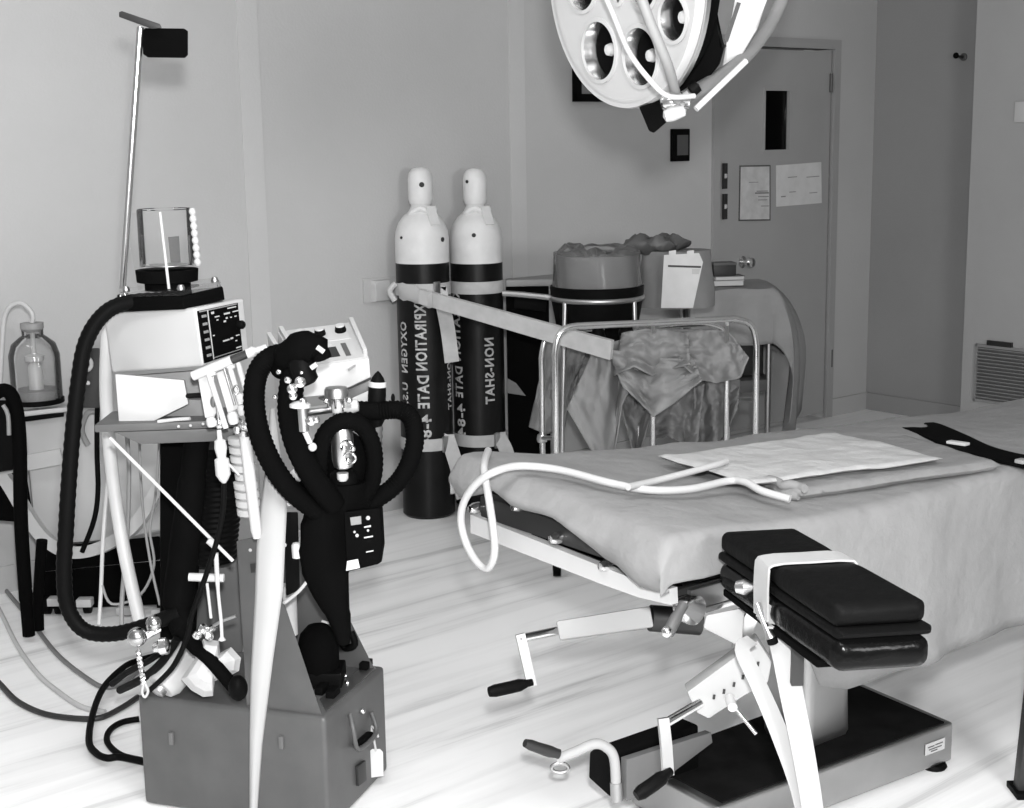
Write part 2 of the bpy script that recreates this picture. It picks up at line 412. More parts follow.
# ------------------------------------------------------------------ gas cylinders
TR = 0.113
def tank(px, y, ztop_px, label, texts, tails, dots):
    base = at(px, 340, y); base.z = 0
    zt = at(px, ztop_px, y).z
    t = thing('gas_cylinder', base, label, 'gas cylinder', 'black gas cylinders strapped to the wall')
    zb = at(px, 262, y).z                     # white / black border
    zs = at(px, 238, y).z
    zn = at(px, 206, y).z
    zc = at(px, 199, y).z
    MB().lathe(base, Z, [(TR - .012, 0), (TR, .012), (TR, zb - .0)], 40).build('lower_body', 'tankpaint', t)
    MB().lathe(base, Z, [(TR + .0005, zb), (TR + .0005, zs), (TR * .97, zs + .03), (TR * .86, zs + .065), (TR * .66, zs + .095), (TR * .45, zs + .112), (.042, zn), (.042, zc), (.02, zc)], 40).build('shoulder', 'tankwhite', t)
    hcap = zt - zc
    MB().lathe(base, Z, [(.046, zc - .02), (.052, zc), (.052, zc + hcap * .62), (.047, zc + hcap * .82), (.034, zc + hcap * .95), (.012, zt), (.001, zt)], 28).build('valve_cap', 'tankwhite', t)
    # knotted paper seal round the neck
    mb = MB(); pts = []
    for k in range(19):
        a_ = -2.6 + k * .27
        pts.append(base + Z * (zn - .02 + .012 * math.sin(3 * a_)) + V((math.cos(a_), math.sin(a_), 0)) * (.052 + .005 * math.sin(5 * a_)))
    mb.tube(pts, .014, 8, 2); mb.build('neck_wrap', 'tankwhite', t)
    mb = MB(); a_ = -.9
    dirv = V((math.cos(a_), math.sin(a_), 0))
    mb.ribbon([base + dirv * .07 + Z * (zn), base + dirv * .085 + Z * (zn - .04), base + dirv * .10 + Z * (zn - .075)], dirv.cross(Z), .045, .006, 4); mb.build('loose_flap', 'tankwhite', t)
    def surf(phi, z, r=TR + .0012): return base + V((math.cos(phi), math.sin(phi), 0)) * r + Z * z
    view = math.atan2(-base.y, -base.x)
    for (dpx, dpy, w) in dots:
        phi = view + math.asin(max(-1, min(1, (dpx - px) / 27.0)))
        zz = at(dpx, dpy, y - .1).z
        rr = .054 if zz > zc else TR + .0015
        if zz > zc: phi = view + math.asin(max(-1, min(1, (dpx - px) / 13.0)))
        o_ = V((math.cos(phi), math.sin(phi), 0))
        MB().lathe(base + Z * zz + o_ * (rr - .004), o_, [(w, 0), (w, .0052), (w * .5, .0055)], 12).build('vent_hole' if zz > zc else 'paint_chip', 'ink', t)
    for (body, cpx, y0, y1, hh) in texts:
        phi = view + math.asin(max(-1, min(1, (cpx - px) / 26.0)))
        za, zb_ = at(px, y0, y - .1).z, at(px, y1, y - .1).z
        L = za - zb_
        flat_text(body, lambda u, v: surf(phi - (v - hh / 2) / TR, za - u), L, hh).build('lettering', 'stencil', t, 0)
    # fabric straps
    for k, (py, tail) in enumerate(tails):
        zc_ = at(px, py, y - .1).z
        h_ = .026
        mb = MB(); rows = []
        for i in range(33):
            ph = 2 * PI * i / 32
            rows.append([surf(ph, zc_ - h_, TR + .0015), surf(ph, zc_ + h_, TR + .0015), surf(ph, zc_ + h_, TR + .0045), surf(ph, zc_ - h_, TR + .0045)])
        mb.face_grid(rows, True); sp = mb.build('strap', 'strapgrey', t)
        if tail:
            (tx, ty0, ty1, dx) = tail
            phi = view + math.asin((tx - px) / 27.0)
            n_ = V((math.cos(phi), math.sin(phi), 0))
            p0 = surf(phi, at(px, ty0, y - .1).z, TR + .008); p1 = p0 + n_ * .03 + Z * (at(px, ty1, y - .1).z - p0.z) + V((dx * mpp(y), 0, 0))
            MB().ribbon([surf(phi, p0.z + .02, TR + .004), p0, p0.lerp(p1, .5) + n_ * .01, p1], V((1, .3, 0)), .062, .004, 4).build('strap_tail', 'strapgrey', sp)
            MB().obox(surf(phi - .12, zc_, TR + .008), V((-n_.y, n_.x, 0)) * .016, n_ * .005, Z * .034, .003).build('buckle', 'steel', sp)
    return t
tank(424.5, 6.03, 167, 'left-hand black gas cylinder with two loose strap tails and bold stencilled lettering',
     [('OXYGEN', 404.5, 322, 373, .040), ('U.S.P.', 404.5, 383, 414, .036), ('EXPIRATION', 421, 298, 370, .050), ('DATE', 422, 375, 408, .050), ('4-84', 423.5, 414, 446, .05), ('NON-SHAT', 447.5, 356, 412, .032)],
     [(290, (440, 292, 362, 6)), (445, (444, 440, 499, 9))], [(426, 185, .011), (404.5, 238, .006), (445, 240, .010)])
tank(478, 6.19, 168, 'right-hand black gas cylinder with one short strap tail low beside the chrome arch',
     [('EXPIRATION', 457, 282, 361, .05), ('DATE', 458, 367, 398, .05), ('4-84', 459.5, 404, 436, .05), ('NON-SHAT', 489, 338, 404, .045)],
     [(288, None), (441, (497, 438, 462, 4))], [(470, 182, .007), (476, 235, .009)])
# long pale strap from the cylinders to the stand
p0, p1, p2 = at(399, 290, 5.82), at(420, 296, 5.66), at(612, 350, 5.2)
d = (p2 - p1)
mb = MB().ribbon([p1, p1 + d * .33, p1 + d * .66, p2], V((0, -.15, 1)), lambda f: .058 + .016 * f, .018)
o = mb.build('safety_rail', 'strapgrey', None); tag(o, 'long pale flat rail sloping from the gas cylinders to the chrome arch', 'rail')
g = thing('tape_wrapping', at(404, 300, 5.75), 'crumpled shiny tape wrapped round the end of the pale rail at the cylinders', 'tape')
mb = MB(); rows = []
for i in range(9):
    c = p0.lerp(p1 + d * .07, i / 8) + V((0, -.004, 0)); rr = .034 + .003 * math.sin(i * 2.1) if 0 < i < 8 else .03
    rows.append([c + V((0, math.cos(a_) * .022, math.sin(a_) * rr)) * (1 + .10 * math.sin(3 * a_ + i)) for a_ in [2 * PI * k / 14 for k in range(14)]])
mb.face_grid(rows, True, True); mb.build('tape_wrap', 'offwhite', g)
MB().tube([p0 + V((-.01, -.03, .03)), p0 + V((-.035, -.035, .0)), p0 + V((-.015, -.035, -.04))], .012, 8, 4).build('tape_end', 'palegrey', g)

# ------------------------------------------------------------------ surgical lamp
LC = at(620, -19, 3.15)
n = V((-math.sin(math.radians(59)), -math.cos(math.radians(59)), -.10)).normalized()
ux = V((0, 0, 1)).cross(n).normalized(); uy = n.cross(ux).normalized()
LR = .262
lamp = thing('surgical_lamp', LC, 'large round white surgical lamp head with mirrored reflectors hanging at the top', 'surgical lamp')
holes = [(-.096, -.139, .063), (.054, -.160, .060), (-.142, .007, .056), (.085, -.018, .046), (-.085, .145, .060), (.06, .13, .060), (.175, -.09, .045), (.185, .05, .05)]
def disc_with_holes(R, holes, off, nseg=64):
    mb = MB(); bm = mb.bm; edges = []
    def loop(cx, cy, r, ns):
        vs = [bm.verts.new(LC + ux * (cx + r * math.cos(2 * PI * i / ns)) + uy * (cy + r * math.sin(2 * PI * i / ns)) + n * off) for i in range(ns)]
        return [bm.edges.new((vs[i], vs[(i + 1) % ns])) for i in range(ns)]
    edges += loop(0, 0, R, nseg)
    for h in holes: edges += loop(*h, 28)
    bmesh.ops.triangle_fill(bm, use_beauty=True, use_dissolve=False, edges=edges, normal=n)
    return mb
disc_with_holes(LR, holes + [(-.008, -.034, .011)], 0).build('front_plate', 'lampwhite', lamp, 0, solid=.004)
for h in holes + [(-.008, -.034, .011)]:
    c = LC + ux * h[0] + uy * h[1]; r = h[2]
    rf = MB().lathe(c, n, [(r * 1.02, 0.003), (r, 0), (r * .93, -.03), (r * .7, -.062), (r * .35, -.08), (.004, -.084)], 28, False).build('reflector', 'chrome', lamp)
    b_ = MB().lathe(c, n, [(.008, -.08), (.010, -.05), (.016, -.035), (.012, -.02), (.001, -.016)], 14).build('bulb', 'offwhite', rf)
    MB().lathe(c, n, [(r + .008, .001), (r + .008, .006), (r, .007), (r, .001)], 30, False).build('retaining_ring', 'lampwhite', rf)
MB().lathe(LC, n, [(LR - .006, .006), (LR + .003, .006), (LR + .006, -.004), (LR + .003, -.018), (LR - .006, -.019)], 64, False).build('rim_band', 'lampwhite', lamp)
MB().lathe(LC, n, [(LR - .002, -.018), (LR + .007, -.020), (LR + .007, -.030), (LR - .002, -.032)], 64, False).build('chrome_trim', 'steel', lamp)
MB().lathe(LC, n, [(LR - .004, -.030), (LR - .012, -.05), (LR * .88, -.085), (LR * .66, -.115), (LR * .4, -.13), (.01, -.135)], 48, True).build('back_housing', 'matteblack', lamp)
# joint and handle below
J = at(676, 106, 3.02)
def jl(px, py, y): return at(px, py, y)
MB().tube([jl(633, -25, 2.82), jl(650, 22, 2.83), jl(668, 66, 2.88), jl(677, 100, 3.0)], .0105, 12, 6).build('front_yoke_arm', 'midgrey', lamp)
MB().tube([jl(600, -14, 3.02), jl(612, 12, 2.99), jl(628, 50, 2.94), jl(648, 78, 2.91), jl(668, 96, 2.93), jl(694, 96, 2.98)], .0055, 10, 6).build('bail_wire', 'white', lamp)
MB().tube([jl(787, -12, 3.75), jl(770, 24, 3.62), jl(745, 57, 3.45), jl(714, 80, 3.25), jl(688, 96, 3.08), jl(677, 104, 3.02)], .016, 14, 6).build('rear_yoke_arm', 'midgrey', lamp)
MB().cyl(jl(696, 109, 3.0), jl(746, 61, 3.05), .0065).build('focus_handle', 'white', lamp)
mb = MB(); mb.lathe(J + V((-.03, 0, .006)), V((1, .1, .12)), [(.012, 0), (.02, .008), (.024, .03), (.016, .045), (.02, .055), (.001, .06)], 20); mb.build('pivot_joint', 'chrome', lamp)
mb = MB(); mb.lathe(jl(663, 117, 3.0), V((1, 0, .28)), [(.001, 0), (.012, .004), (.015, .02), (.011, .045), (.001, .05)], 16); mb.build('pivot_knob', 'white', lamp)
mb = MB(); ch = [(639, 107), (672, 96), (676, 108), (668, 121), (654, 133), (649, 131)]
mb.hexa([jl(x, y, 3.10) for x, y in ch], [jl(x, y, 3.14) for x, y in ch], .003); mb.build('handle_bracket', 'matteblack', lamp)
mb = MB(); mb.lathe(jl(690, 92, 3.05), V((.6, 0, .5)), [(.001, 0), (.014, .003), (.014, .02), (.001, .024)], 16); mb.build('clamp_screw', 'black', lamp)
# black power pod behind the head
ch = [(694, -30), (712, -25), (714, 22), (723, 48), (718, 66), (704, 84), (688, 96), (676, 90), (684, 60)]
mb = MB().hexa([jl(x, y, 3.22) for x, y in ch], [jl(x + 2, y - 2, 3.34) for x, y in ch], .006); mb.build('rear_pod', 'matteblack', lamp)
sh_ = [(742, -30), (776, -30), (767, 0), (757, 30), (738, 62), (722, 68), (727, 40), (735, 0)]
rsx = MB().hexa([jl(x, y, 3.42) for x, y in sh_], [jl(x, y, 3.47) for x, y in sh_], .008).build('rear_shell', 'lampwhite', lamp)
MB().hexa([jl(x, y, 3.41) for x, y in ((737, 2), (741, 3), (728, 42), (724, 40))], [jl(x, y, 3.43) for x, y in ((737, 2), (741, 3), (728, 42), (724, 40))]).build('slot', 'charcoal', rsx, 0)
q0 = jl(787, -12, 3.75)
MB().tube([q0, q0 + V((.02, .05, .3)), V((q0.x, q0.y + .05, CEIL))], .018, 12, 6).build('ceiling_arm', 'palegrey', lamp)
MB().lathe(V((q0.x, q0.y + .05, CEIL)), -Z, [(.10, 0), (.10, .02), (.06, .05), (.02, .06)], 32).build('ceiling_plate', 'white', lamp)

# ------------------------------------------------------------------ operating table
AZ = math.radians(53)
T = V((math.sin(AZ), math.cos(AZ), 0)); O = V((math.cos(AZ), -math.sin(AZ), 0))
C0 = V((0.69, 3.342, 0))
def tt(t, o, z): return C0 + T * t + O * o + Z * z
def toc(p): return ((p - C0).dot(T), (p - C0).dot(O), p.z)
tab = thing('operating_table', C0, 'operating table with cranks on a low metal plinth, its top draped in sheets', 'operating table')
zt = .117
pR, pF, pL, pN = [gr(*q, zt) for q in ((954, 722), (855, 680), (631, 763), (717, 808))]
base4 = [V((p.x, p.y, 0.012)) for p in (pN, pR, pF, pL)]
cen = sum(base4, V()) / 4
# plinth skirt with a shallow notch under its long side
nr = []
for (a_, b_) in zip(base4, base4[1:] + base4[:1]):
    nr.append((a_, b_))
mb = MB()
outline = []
mb.hexa(base4, [V((p.x, p.y, zt)) for p in base4], .010, 3)
mb.build('plinth', 'dullsteel', tab)
ins = [p.lerp(cen, .06) for p in base4]
MB().hexa([V((p.x, p.y, zt - .002)) for p in ins], [V((p.x, p.y, zt + .004)) for p in ins], .003).build('rubber_tread', 'tread', tab)
# plinth feet
for p in base4:
    q_ = p.lerp(cen, .12); MB().lathe(V((q_.x, q_.y, 0)), Z, [(.03, 0), (.034, .006), (.03, .013)], 16).build('foot', 'black', tab)
# maker's plate on the plinth
def side(u, z): return base4[0].lerp(base4[1], u) + Z * (z - .012) + (base4[1] - base4[0]).cross(Z).normalized() * .0015
mb = MB(); qq = [side(.865, .055), side(.955, .055), side(.955, .085), side(.865, .085)]
pl = mb.hexa(qq, [p + (base4[1] - base4[0]).cross(Z).normalized() * .0015 for p in qq]).build('rating_plate', 'palegrey', tab, 0)
tag(pl, 'small pale rating plate on the plinth side')
nrm = (base4[1] - base4[0]).cross(Z).normalized()
for (u0_, u1, z_) in ((.875, .905, .073), (.91, .945, .074), (.88, .94, .066), (.89, .92, .06)):
    qq = [side(u0_, z_), side(u1, z_), side(u1, z_ + .003), side(u0_, z_ + .003)]
    MB().hexa([p + nrm * .0012 for p in qq], [p + nrm * .0022 for p in qq]).build('print_line', 'darkgrey', pl, 0)
# pedestal column
pc = gr(806, 735, zt); pc.z = 0
a4 = [pc + T * i * .085 + O * j * .075 for i, j in ((-1, -1), (1, -1), (1, 1), (-1, 1))]
MB().hexa([p + Z * zt for p in a4], [p.lerp(pc, .12) + Z * .50 for p in a4], .03, 4).build('column', 'dullsteel', tab)
MB().hexa([p.lerp(pc, -.12) + Z * .46 for p in a4], [p.lerp(pc, -.45) + Z * .68 for p in a4], .02, 3).build('column_head', 'charcoal', tab)
# frame
MB().obox(tt(.45, 0, .685), T * 1.1, O * .25, Z * .017, .006).build('frame', 'charcoal', tab)
MB().obox(tt(.45, 0, .717), T * 1.08, O * .25, Z * .014, .008).build('mattress', 'vinyl', tab)
MB().obox(tt(.34, .30, .697), T * 1.0, O * .007, Z * .021, .003).build('side_rail', 'dullsteel', tab)
MB().obox(tt(.36, .297, .668), T * .98, O * .009, Z * .006, .002).build('side_rail', 'chrome', tab)
# head-end bar
TE = tt(-.70, 0, 0)
def te(px, py, off=0): return onplane(px, py, TE - T * off, T)
b0, b1, b2, b3 = te(474, 523), te(604, 574), te(642, 588), te(674, 596)
mb = MB().ribbon([b0, b0.lerp(b1, .5), b1, b2, b3], Z, lambda f: .044 - .012 * f, .02); mb.build('head_end_bar', 'cream', tab)
MB().lathe(tt(-.665, .31, .682), O, [(.02, -.03), (.03, -.006), (.03, .012), (.02, .016), (.001, .016)], 24).build('pivot_disc', 'chrome', tab)
# dark mechanism between the bar and the sheet
MB().obox(tt(-.68, -.05, .765), T * .018, O * .30, Z * .026, .006).build('head_crossbar', 'charcoal', tab)
for (px, py) in ((523, 505), (480, 507), (561, 537), (611, 564)):
    p = te(px, py, -.003); MB().lathe(p, -T, [(.001, 0), (.013, .002), (.013, .018), (.008, .03), (.001, .031)], 14).build('clamp_knob', 'chrome', tab)
# knob hanging below rail, white gear cover, lever
p = at(668, 634, 2.62)
MB().tube([at(684, 604, 2.66), at(676, 618, 2.64), p], [.010, .012, .011], 14, 3).build('release_lever', 'darkgrey', tab)
MB().ball(at(667, 632, 2.615), .0115, 14).build('lever_tip', 'chrome', tab)
wb = [(706, 615), (745, 607), (742, 648), (703, 628)]
MB().hexa([at(x, y, 2.62) for x, y in wb], [at(x, y, 2.74) for x, y in wb], .006).build('gear_cover', 'stripwhite', tab)
mb = MB().ribbon([at(760, 597, 2.64), at(748, 625, 2.66), at(738, 648, 2.67)], V((1, -.2, 0)), .026, .012); mb.build('link_bar', 'steel', tab)
MB().tube([at(757, 603, 2.45), at(763, 620, 2.44), at(771, 638, 2.43)], [.006, .011], 12, 2).build('locking_pin', 'steel', tab)
MB().tube([at(771, 636, 2.43), at(773, 643, 2.43)], .010, 12).build('pin_tip', 'black', tab)
MB().lathe(at(745, 587, 2.5), V((1, -.4, .1)), [(.001, -.02), (.011, -.016), (.015, 0), (.008, .014), (.001, .026)], 18).build('clamp_cone', 'steel', tab)
# upper crank, under the head end
y_ = 3.05
hb = [(556, 621), (650, 606), (654, 627), (560, 640)]
MB().hexa([at(x, y, y_ - .0) for x, y in hb], [at(x, y + 1, y_ + .10) for x, y in hb], .006).build('crank_housing', 'stripwhite', tab)
MB().tube([at(700, 622, 3.1), at(650, 618, 3.08)], .03, 14).build('crank_shaft_cover', 'charcoal', tab)
MB().cyl(at(557, 631, y_ + .04), at(519, 639, y_), .010).build('crank_shaft', 'chrome', tab)
MB().ribbon([at(520, 634, y_), at(526, 660, y_ - .01), at(532, 686, y_ - .02)], V((1, .2, 0)), .021, .012).build('crank_arm', 'steel', tab)
MB().tube([at(532, 682, y_ - .02), at(512, 687, y_ - .04), at(489, 692, y_ - .06)], [.009, .014, .014, .011], 14, 3).build('crank_grip', 'black', tab)
# crank bracket with its dial on the near side
y_ = 2.62
hb = [(688, 697), (764, 634), (778, 664), (761, 687), (728, 710), (716, 714), (690, 715)]
hb = [(687, 692), (758, 640), (772, 662), (768, 683), (740, 698), (709, 719), (697, 713)]
br = MB().hexa([at(x, y, y_) for x, y in hb], [at(x - 3, y - 8, y_ + .085) for x, y in hb], .005).build('crank_bracket', 'stripwhite', tab)
marks = [(714, 697), (724, 691.5), (734, 684.5), (743, 677), (751, 671.5), (758, 664)]
for (x, y) in marks:
    MB().obox(at(x, y, y_ - .003), V((.0022, 0, 0)), V((0, .002, 0)), V((.0006, 0, .0042))).build('gear_tooth', 'ink', br, 0)
MB().lathe(at(732, 705.5, y_ - .03), V((0, -1, -.1)), [(.001, -.03), (.0095, -.03), (.0095, .008), (.001, .012)], 16).build('index_knob', 'offwhite', tab)
MB().cyl(at(735, 708, y_ - .03), at(756, 734, y_ - .07), .0035, n=10).build('index_rod', 'chrome', tab)
# lower crank
MB().cyl(at(700, 703, y_ - .02), at(664, 724, y_ - .08), .009).build('crank_shaft', 'chrome', tab)
MB().ribbon([at(663, 718, y_ - .08), at(666, 745, y_ - .09), at(668, 775, y_ - .10)], V((1, .2, 0)), .021, .012).build('crank_arm', 'steel', tab)
MB().tube([at(670, 771, y_ - .1), at(655, 783, y_ - .13), at(636, 796, y_ - .15)], [.009, .014, .014, .010], 14, 3).build('crank_grip', 'black', tab)
# pump housing at the plinth end with bent pedal pipe
y_ = 3.02
hb = [(588, 748), (617, 744), (617, 797), (608, 797), (588, 776)]
hb = [(589, 752), (597, 746), (616, 754), (617, 800), (609, 797), (588, 778)]
MB().hexa([at(x, y, 3.03) for x, y in hb], [at(x, y, 3.03) + T * .26 for x, y in hb], .006).build('pump_housing', 'black', tab)
P0 = at(619, 756, 3.02) + O * .006
qs = [P0 - Z * .10, P0 + T * .05 - Z * .10, P0 + T * .27 - Z * .035, P0 + T * .265 - Z * .008, P0]
MB().hexa(qs, [p + O * .02 for p in qs], .002).build('plinth_step', 'studgrey', tab)
MB().tube([at(557, 759, 2.98), at(575, 752, 2.98), at(594, 744, 2.985), at(606, 747, 2.99), at(614, 758, 2.995), at(616, 786, 3.0)], .0115, 16, 6).build('pedal_pipe', 'stripwhite', tab)
MB().cyl(at(616, 782, 3.0), at(617, 800, 3.0), .014).build('pipe_collar', 'dullsteel', tab)
MB().tube([at(559, 754, 2.97), at(545, 750, 2.96), at(525, 743, 2.94)], [.011, .013, .012, .009], 14, 3).build('pedal_grip', 'charcoal', tab)
ring = [at(560 + 8.5 * math.cos(a_), 768 + 4.5 * math.sin(a_), 3.06) for a_ in [2 * PI * k / 24 for k in range(25)]]
MB().tube(ring, .0045, 8).build('pedal_ring', 'dullsteel', tab)

# drape over the table
hem_px = [(458, 486), (467, 500), (497, 491), (522, 508), (555, 519), (577, 527.5), (590, 541), (599, 556), (626, 571), (642, 586), (659, 592), (683, 590), (698, 583), (713, 577)]
hem = []
for q_ in hem_px:
    t_, o_, z_ = toc(onplane(*q_, tt(-.735, 0, 0), T)); hem.append((o_, z_))
def interp(tab_, x):
    if x <= tab_[0][0]: return tab_[0][1]
    for (a_, va), (b_, vb) in zip(tab_, tab_[1:]):
        if x <= b_: return va + (vb - va) * (x - a_) / (b_ - a_)
    return tab_[-1][1]
near_z = [(-.70, .842), (-.60, .838), (-.45, .815), (-.3, .803), (.5, .80), (1.7, .79)]
far_z = [(-.72, .888), (-.47, .856), (.06, .812), (.6, .778), (1.1, .755), (1.7, .75)]
ON, OF = .29, -.355
def top_z(t, o):
    f = (o - OF) / (ON - OF); return interp(far_z, t) * (1 - f) + interp(near_z, t) * f
# near-side hem height along the table
nh = [(-.77, .752), (-.70, .750), (-.62, .752), (-.55, .75), (-.42, .745), (-.36, .70), (-.31, .44), (-.2, .405), (1.8, .40)]
def cross(t, endf):
    """one cross-section: hang on the far side, top, hang on the near side"""
    pts = []
    fz, nz = top_z(t, OF), top_z(t, ON)
    for k in range(6):                                    # far hang
        f = 1 - k / 6; pts.append((OF - .022 + .006 * math.sin(t * 23), fz - .02 - (.05 if t < -.6 else .05 + min(.2, (t + .6) * .6)) * f))
    for k in range(6):                                    # rounding over the far edge
        a_ = k / 5 * PI / 2; pts.append((OF - .022 * math.cos(a_), fz - .022 + .022 * math.sin(a_)))
    for k in range(1, 16):
        o = OF + (ON - OF) * k / 16
        pts.append((o, top_z(t, o) + .006 * math.sin(PI * k / 16)))
    for k in range(7):
        a_ = k / 6 * PI / 2; pts.append((ON + .028 * math.sin(a_), nz - .028 + .028 * math.cos(a_)))
    hz = interp(nh, t)
    for k in range(1, 15):
        f = k / 14; z = (nz - .028) * (1 - f) + hz * f
        wob = .012 * f * (math.sin(t * 11 + 1.3) + .5 * math.sin(t * 27))
        pts.append((ON + .028 + wob + .012 * f, z))
    return pts
rows = []
ts = [-.735, -.725, -.70, -.66, -.62] + [-.56 + .04 * i for i in range(57)]
fall = cross(-.735, 1)
# the end: fold down to the hem line
def endrow(f):
    r = []
    for (o, z) in fall:
        oc = max(OF - .03, min(ON + .05, o))
        hz = interp(hem, oc)
        zt_ = min(z, top_z(-.735, max(OF, min(ON, o)))) - .02
        zz = zt_ * (1 - f) + min(hz, zt_) * f
        bulge = .018 * math.sin(PI * f) + .010 * f * math.sin(o * 34) 
        r.append(tt(-.742 - bulge, o, zz))
    return r
for f in (1, .85, .7, .55, .4, .25, .1): rows.append(endrow(f))
for t in ts:
    dz = -.008 if t < -.73 else (-.003 if t < -.72 else 0)
    rows.append([tt(t, o, z + dz + (.003 * noise.noise(V((t * 5, o * 5, 0))))) for o, z in cross(t, 0)])
mb = MB().face_grid(rows)
for v in mb.bm.verts:
    nv = noise.noise_vector(v.co * 6.0); nw = noise.noise_vector(v.co * 17.0)
    n3 = noise.noise_vector(v.co * 3.2 + V((3, 1, 7)))
    v.co += n3 * .007 + nv * .006 + nw * .0025
o = mb.build('table_sheet', 'sheet', None, 60, solid=.003)
tag(o, 'large pale sheet draped over the operating table and down its near side', 'sheet')

def soft_cloth(px_pts, zs, thick, name, material, label, cat, edge=.012, sag=.004, seed=0.0):
    lo = [gr(x, y, z) for (x, y), z in zip(px_pts, zs)]
    def P4(u, v): return lo[0].lerp(lo[1], u).lerp(lo[3].lerp(lo[2], u), v)
    wu = (lo[1] - lo[0]).length; wv = (lo[2] - lo[1]).length
    nu, nv = 36, 44
    def prm(k, n_, w):                               # denser near the edges
        x = k / n_; return x
    top, bot = [], []
    for i in range(nu + 1):
        rt_, rb_ = [], []
        for j in range(nv + 1):
            u, v = i / nu, j / nv
            e = min(u * wu, (1 - u) * wu, v * wv, (1 - v) * wv)
            h = thick * math.sqrt(max(0, 1 - (1 - min(1, e / edge)) ** 2))
            p = P4(u, v)
            wob = noise.noise(V((p.x * 6, p.y * 6, seed))) * .010 * (1 if min(u, 1 - u, v, 1 - v) < .06 else .25)
            p = p + (P4(u + .01, v) - P4(u, v)).normalized() * wob
            nz = sag * noise.noise(V((p.x * 8, p.y * 8, seed))) + .5 * sag * noise.noise(V((p.x * 22, p.y * 22, seed)))
            rt_.append(p + Z * (h * .5 + nz)); rb_.append(p - Z * (h * .5 - nz * .4))
        top.append(rt_); bot.append(rb_)
    mb = MB(); mb.face_grid(top); mb.face_grid([r[::-1] for r in bot])
    bmesh.ops.remove_doubles(mb.bm, verts=mb.bm.verts, dist=.0009)
    o = mb.build(name, material, None, 60)
    return tag(o, label, cat)
gs = soft_cloth([(718, 466), (800, 496), (1000, 466), (905, 438)], (.836, .822, .818, .806), .026, 'folded_sheet', 'greysheet',
           'grey folded sheet lying under the white one on the operating table', 'folded sheet', .02, .004, 1.0)
for k in range(3):
    e0, e1 = gr(730 + 10 * k, 468 + 4 * k, .838 + .006 * k), gr(797 + 4 * k, 497 - 4 * k, .824 + .009 * k)
    pr = [e0.lerp(e1, f / 8) + Z * (.004 * noise.noise(V((f * .9, k * 3, 0)))) + T * (.006 * math.sin(f * 1.7 + k)) for f in range(9)]
    MB().tube(pr, [.006, .010, .011, .009], 10, 3).build('rolled_fold', 'greysheet', gs)
soft_cloth([(657, 457), (752, 483), (944, 459), (836, 434)], (.864, .853, .845, .838), .012, 'folded_sheet', 'whitesheet',
           'white folded sheet lying on top of the grey folded one on the operating table', 'folded sheet', .01, .006, 3.0)
# black restraint strap across the foot half
sp = thing('body_strap', gr(960, 445, .80), 'black restraint strap laid across the foot half of the draped table', 'strap')
pts = []
for (x, y, z) in ((912, 425, .775), (924, 428, .792), (946, 437, .802), (970, 448, .808), (994, 455, .812), (1022, 461, .812), (1050, 470, .795)):
    pts.append(gr(x, y, z))
te_ = toc(pts[-1])[0]
pts += [tt(te_ + .015, .345, .72), tt(te_ + .025, .362, .60), tt(te_ + .03, .368, .50)]
MB().ribbon(pts, lambda f: T * .9 + O * .25 * (1 - f), lambda f: .12 - .05 * f, .008, 4).build('webbing', 'matteblack', sp)
b_ = gr(954, 443, .815)
MB().obox(gr(958, 443, .816), O * .026 + T * .004, T * .011, Z * .004, .003).build('buckle_tab', 'palegrey', sp)
e_ = gr(1022, 461, .822)
MB().obox(e_ , O * .012, T * .014, Z * .005, .003).build('fastener', 'midgrey', sp)
# white tubing looped over the head end
ple = tt(-.79, 0, 0)
def tl_(px, py, off=0.0): return onplane(px, py, ple - T * off, T)
loop = [(485, 508, 0), (488, 492, 0)]
pth = [gr(481, 452, .905) + T * .02, tl_(484, 468), tl_(489, 500, .01), tl_(494, 535, .02), tl_(494, 556, .02), tl_(488, 568, .02), tl_(478, 563, .025), tl_(467, 545, .03), tl_(461, 522, .04), tl_(464, 502, .045), tl_(476, 484, .04), tl_(494, 472, .02)]
pth += [gr(x, y, z) for x, y, z in ((520, 466, .905), (560, 470, .898), (610, 483, .885), (650, 490, .872), (690, 489, .862), (728, 481, .86), (745, 482, .862), (762, 491, .852), (790, 499, .843))]
o = MB().tube(pth, .0085, 12, 6).build('rubber_tubing', 'rubber', None)
tag(o, 'white rubber tubing looped over the corner of the head end of the table', 'tubing')
pth = [gr(x, y, z) for x, y, z in ((628, 487, .889), (655, 481, .878), (690, 472, .876), (715, 465, .876), (726, 461, .874))]
o = MB().tube(pth, .0075, 12, 5).build('tubing_branch', 'rubber', None)
tag(o, 'short white tube end running beside the tubing to the white folded sheet', 'tubing')

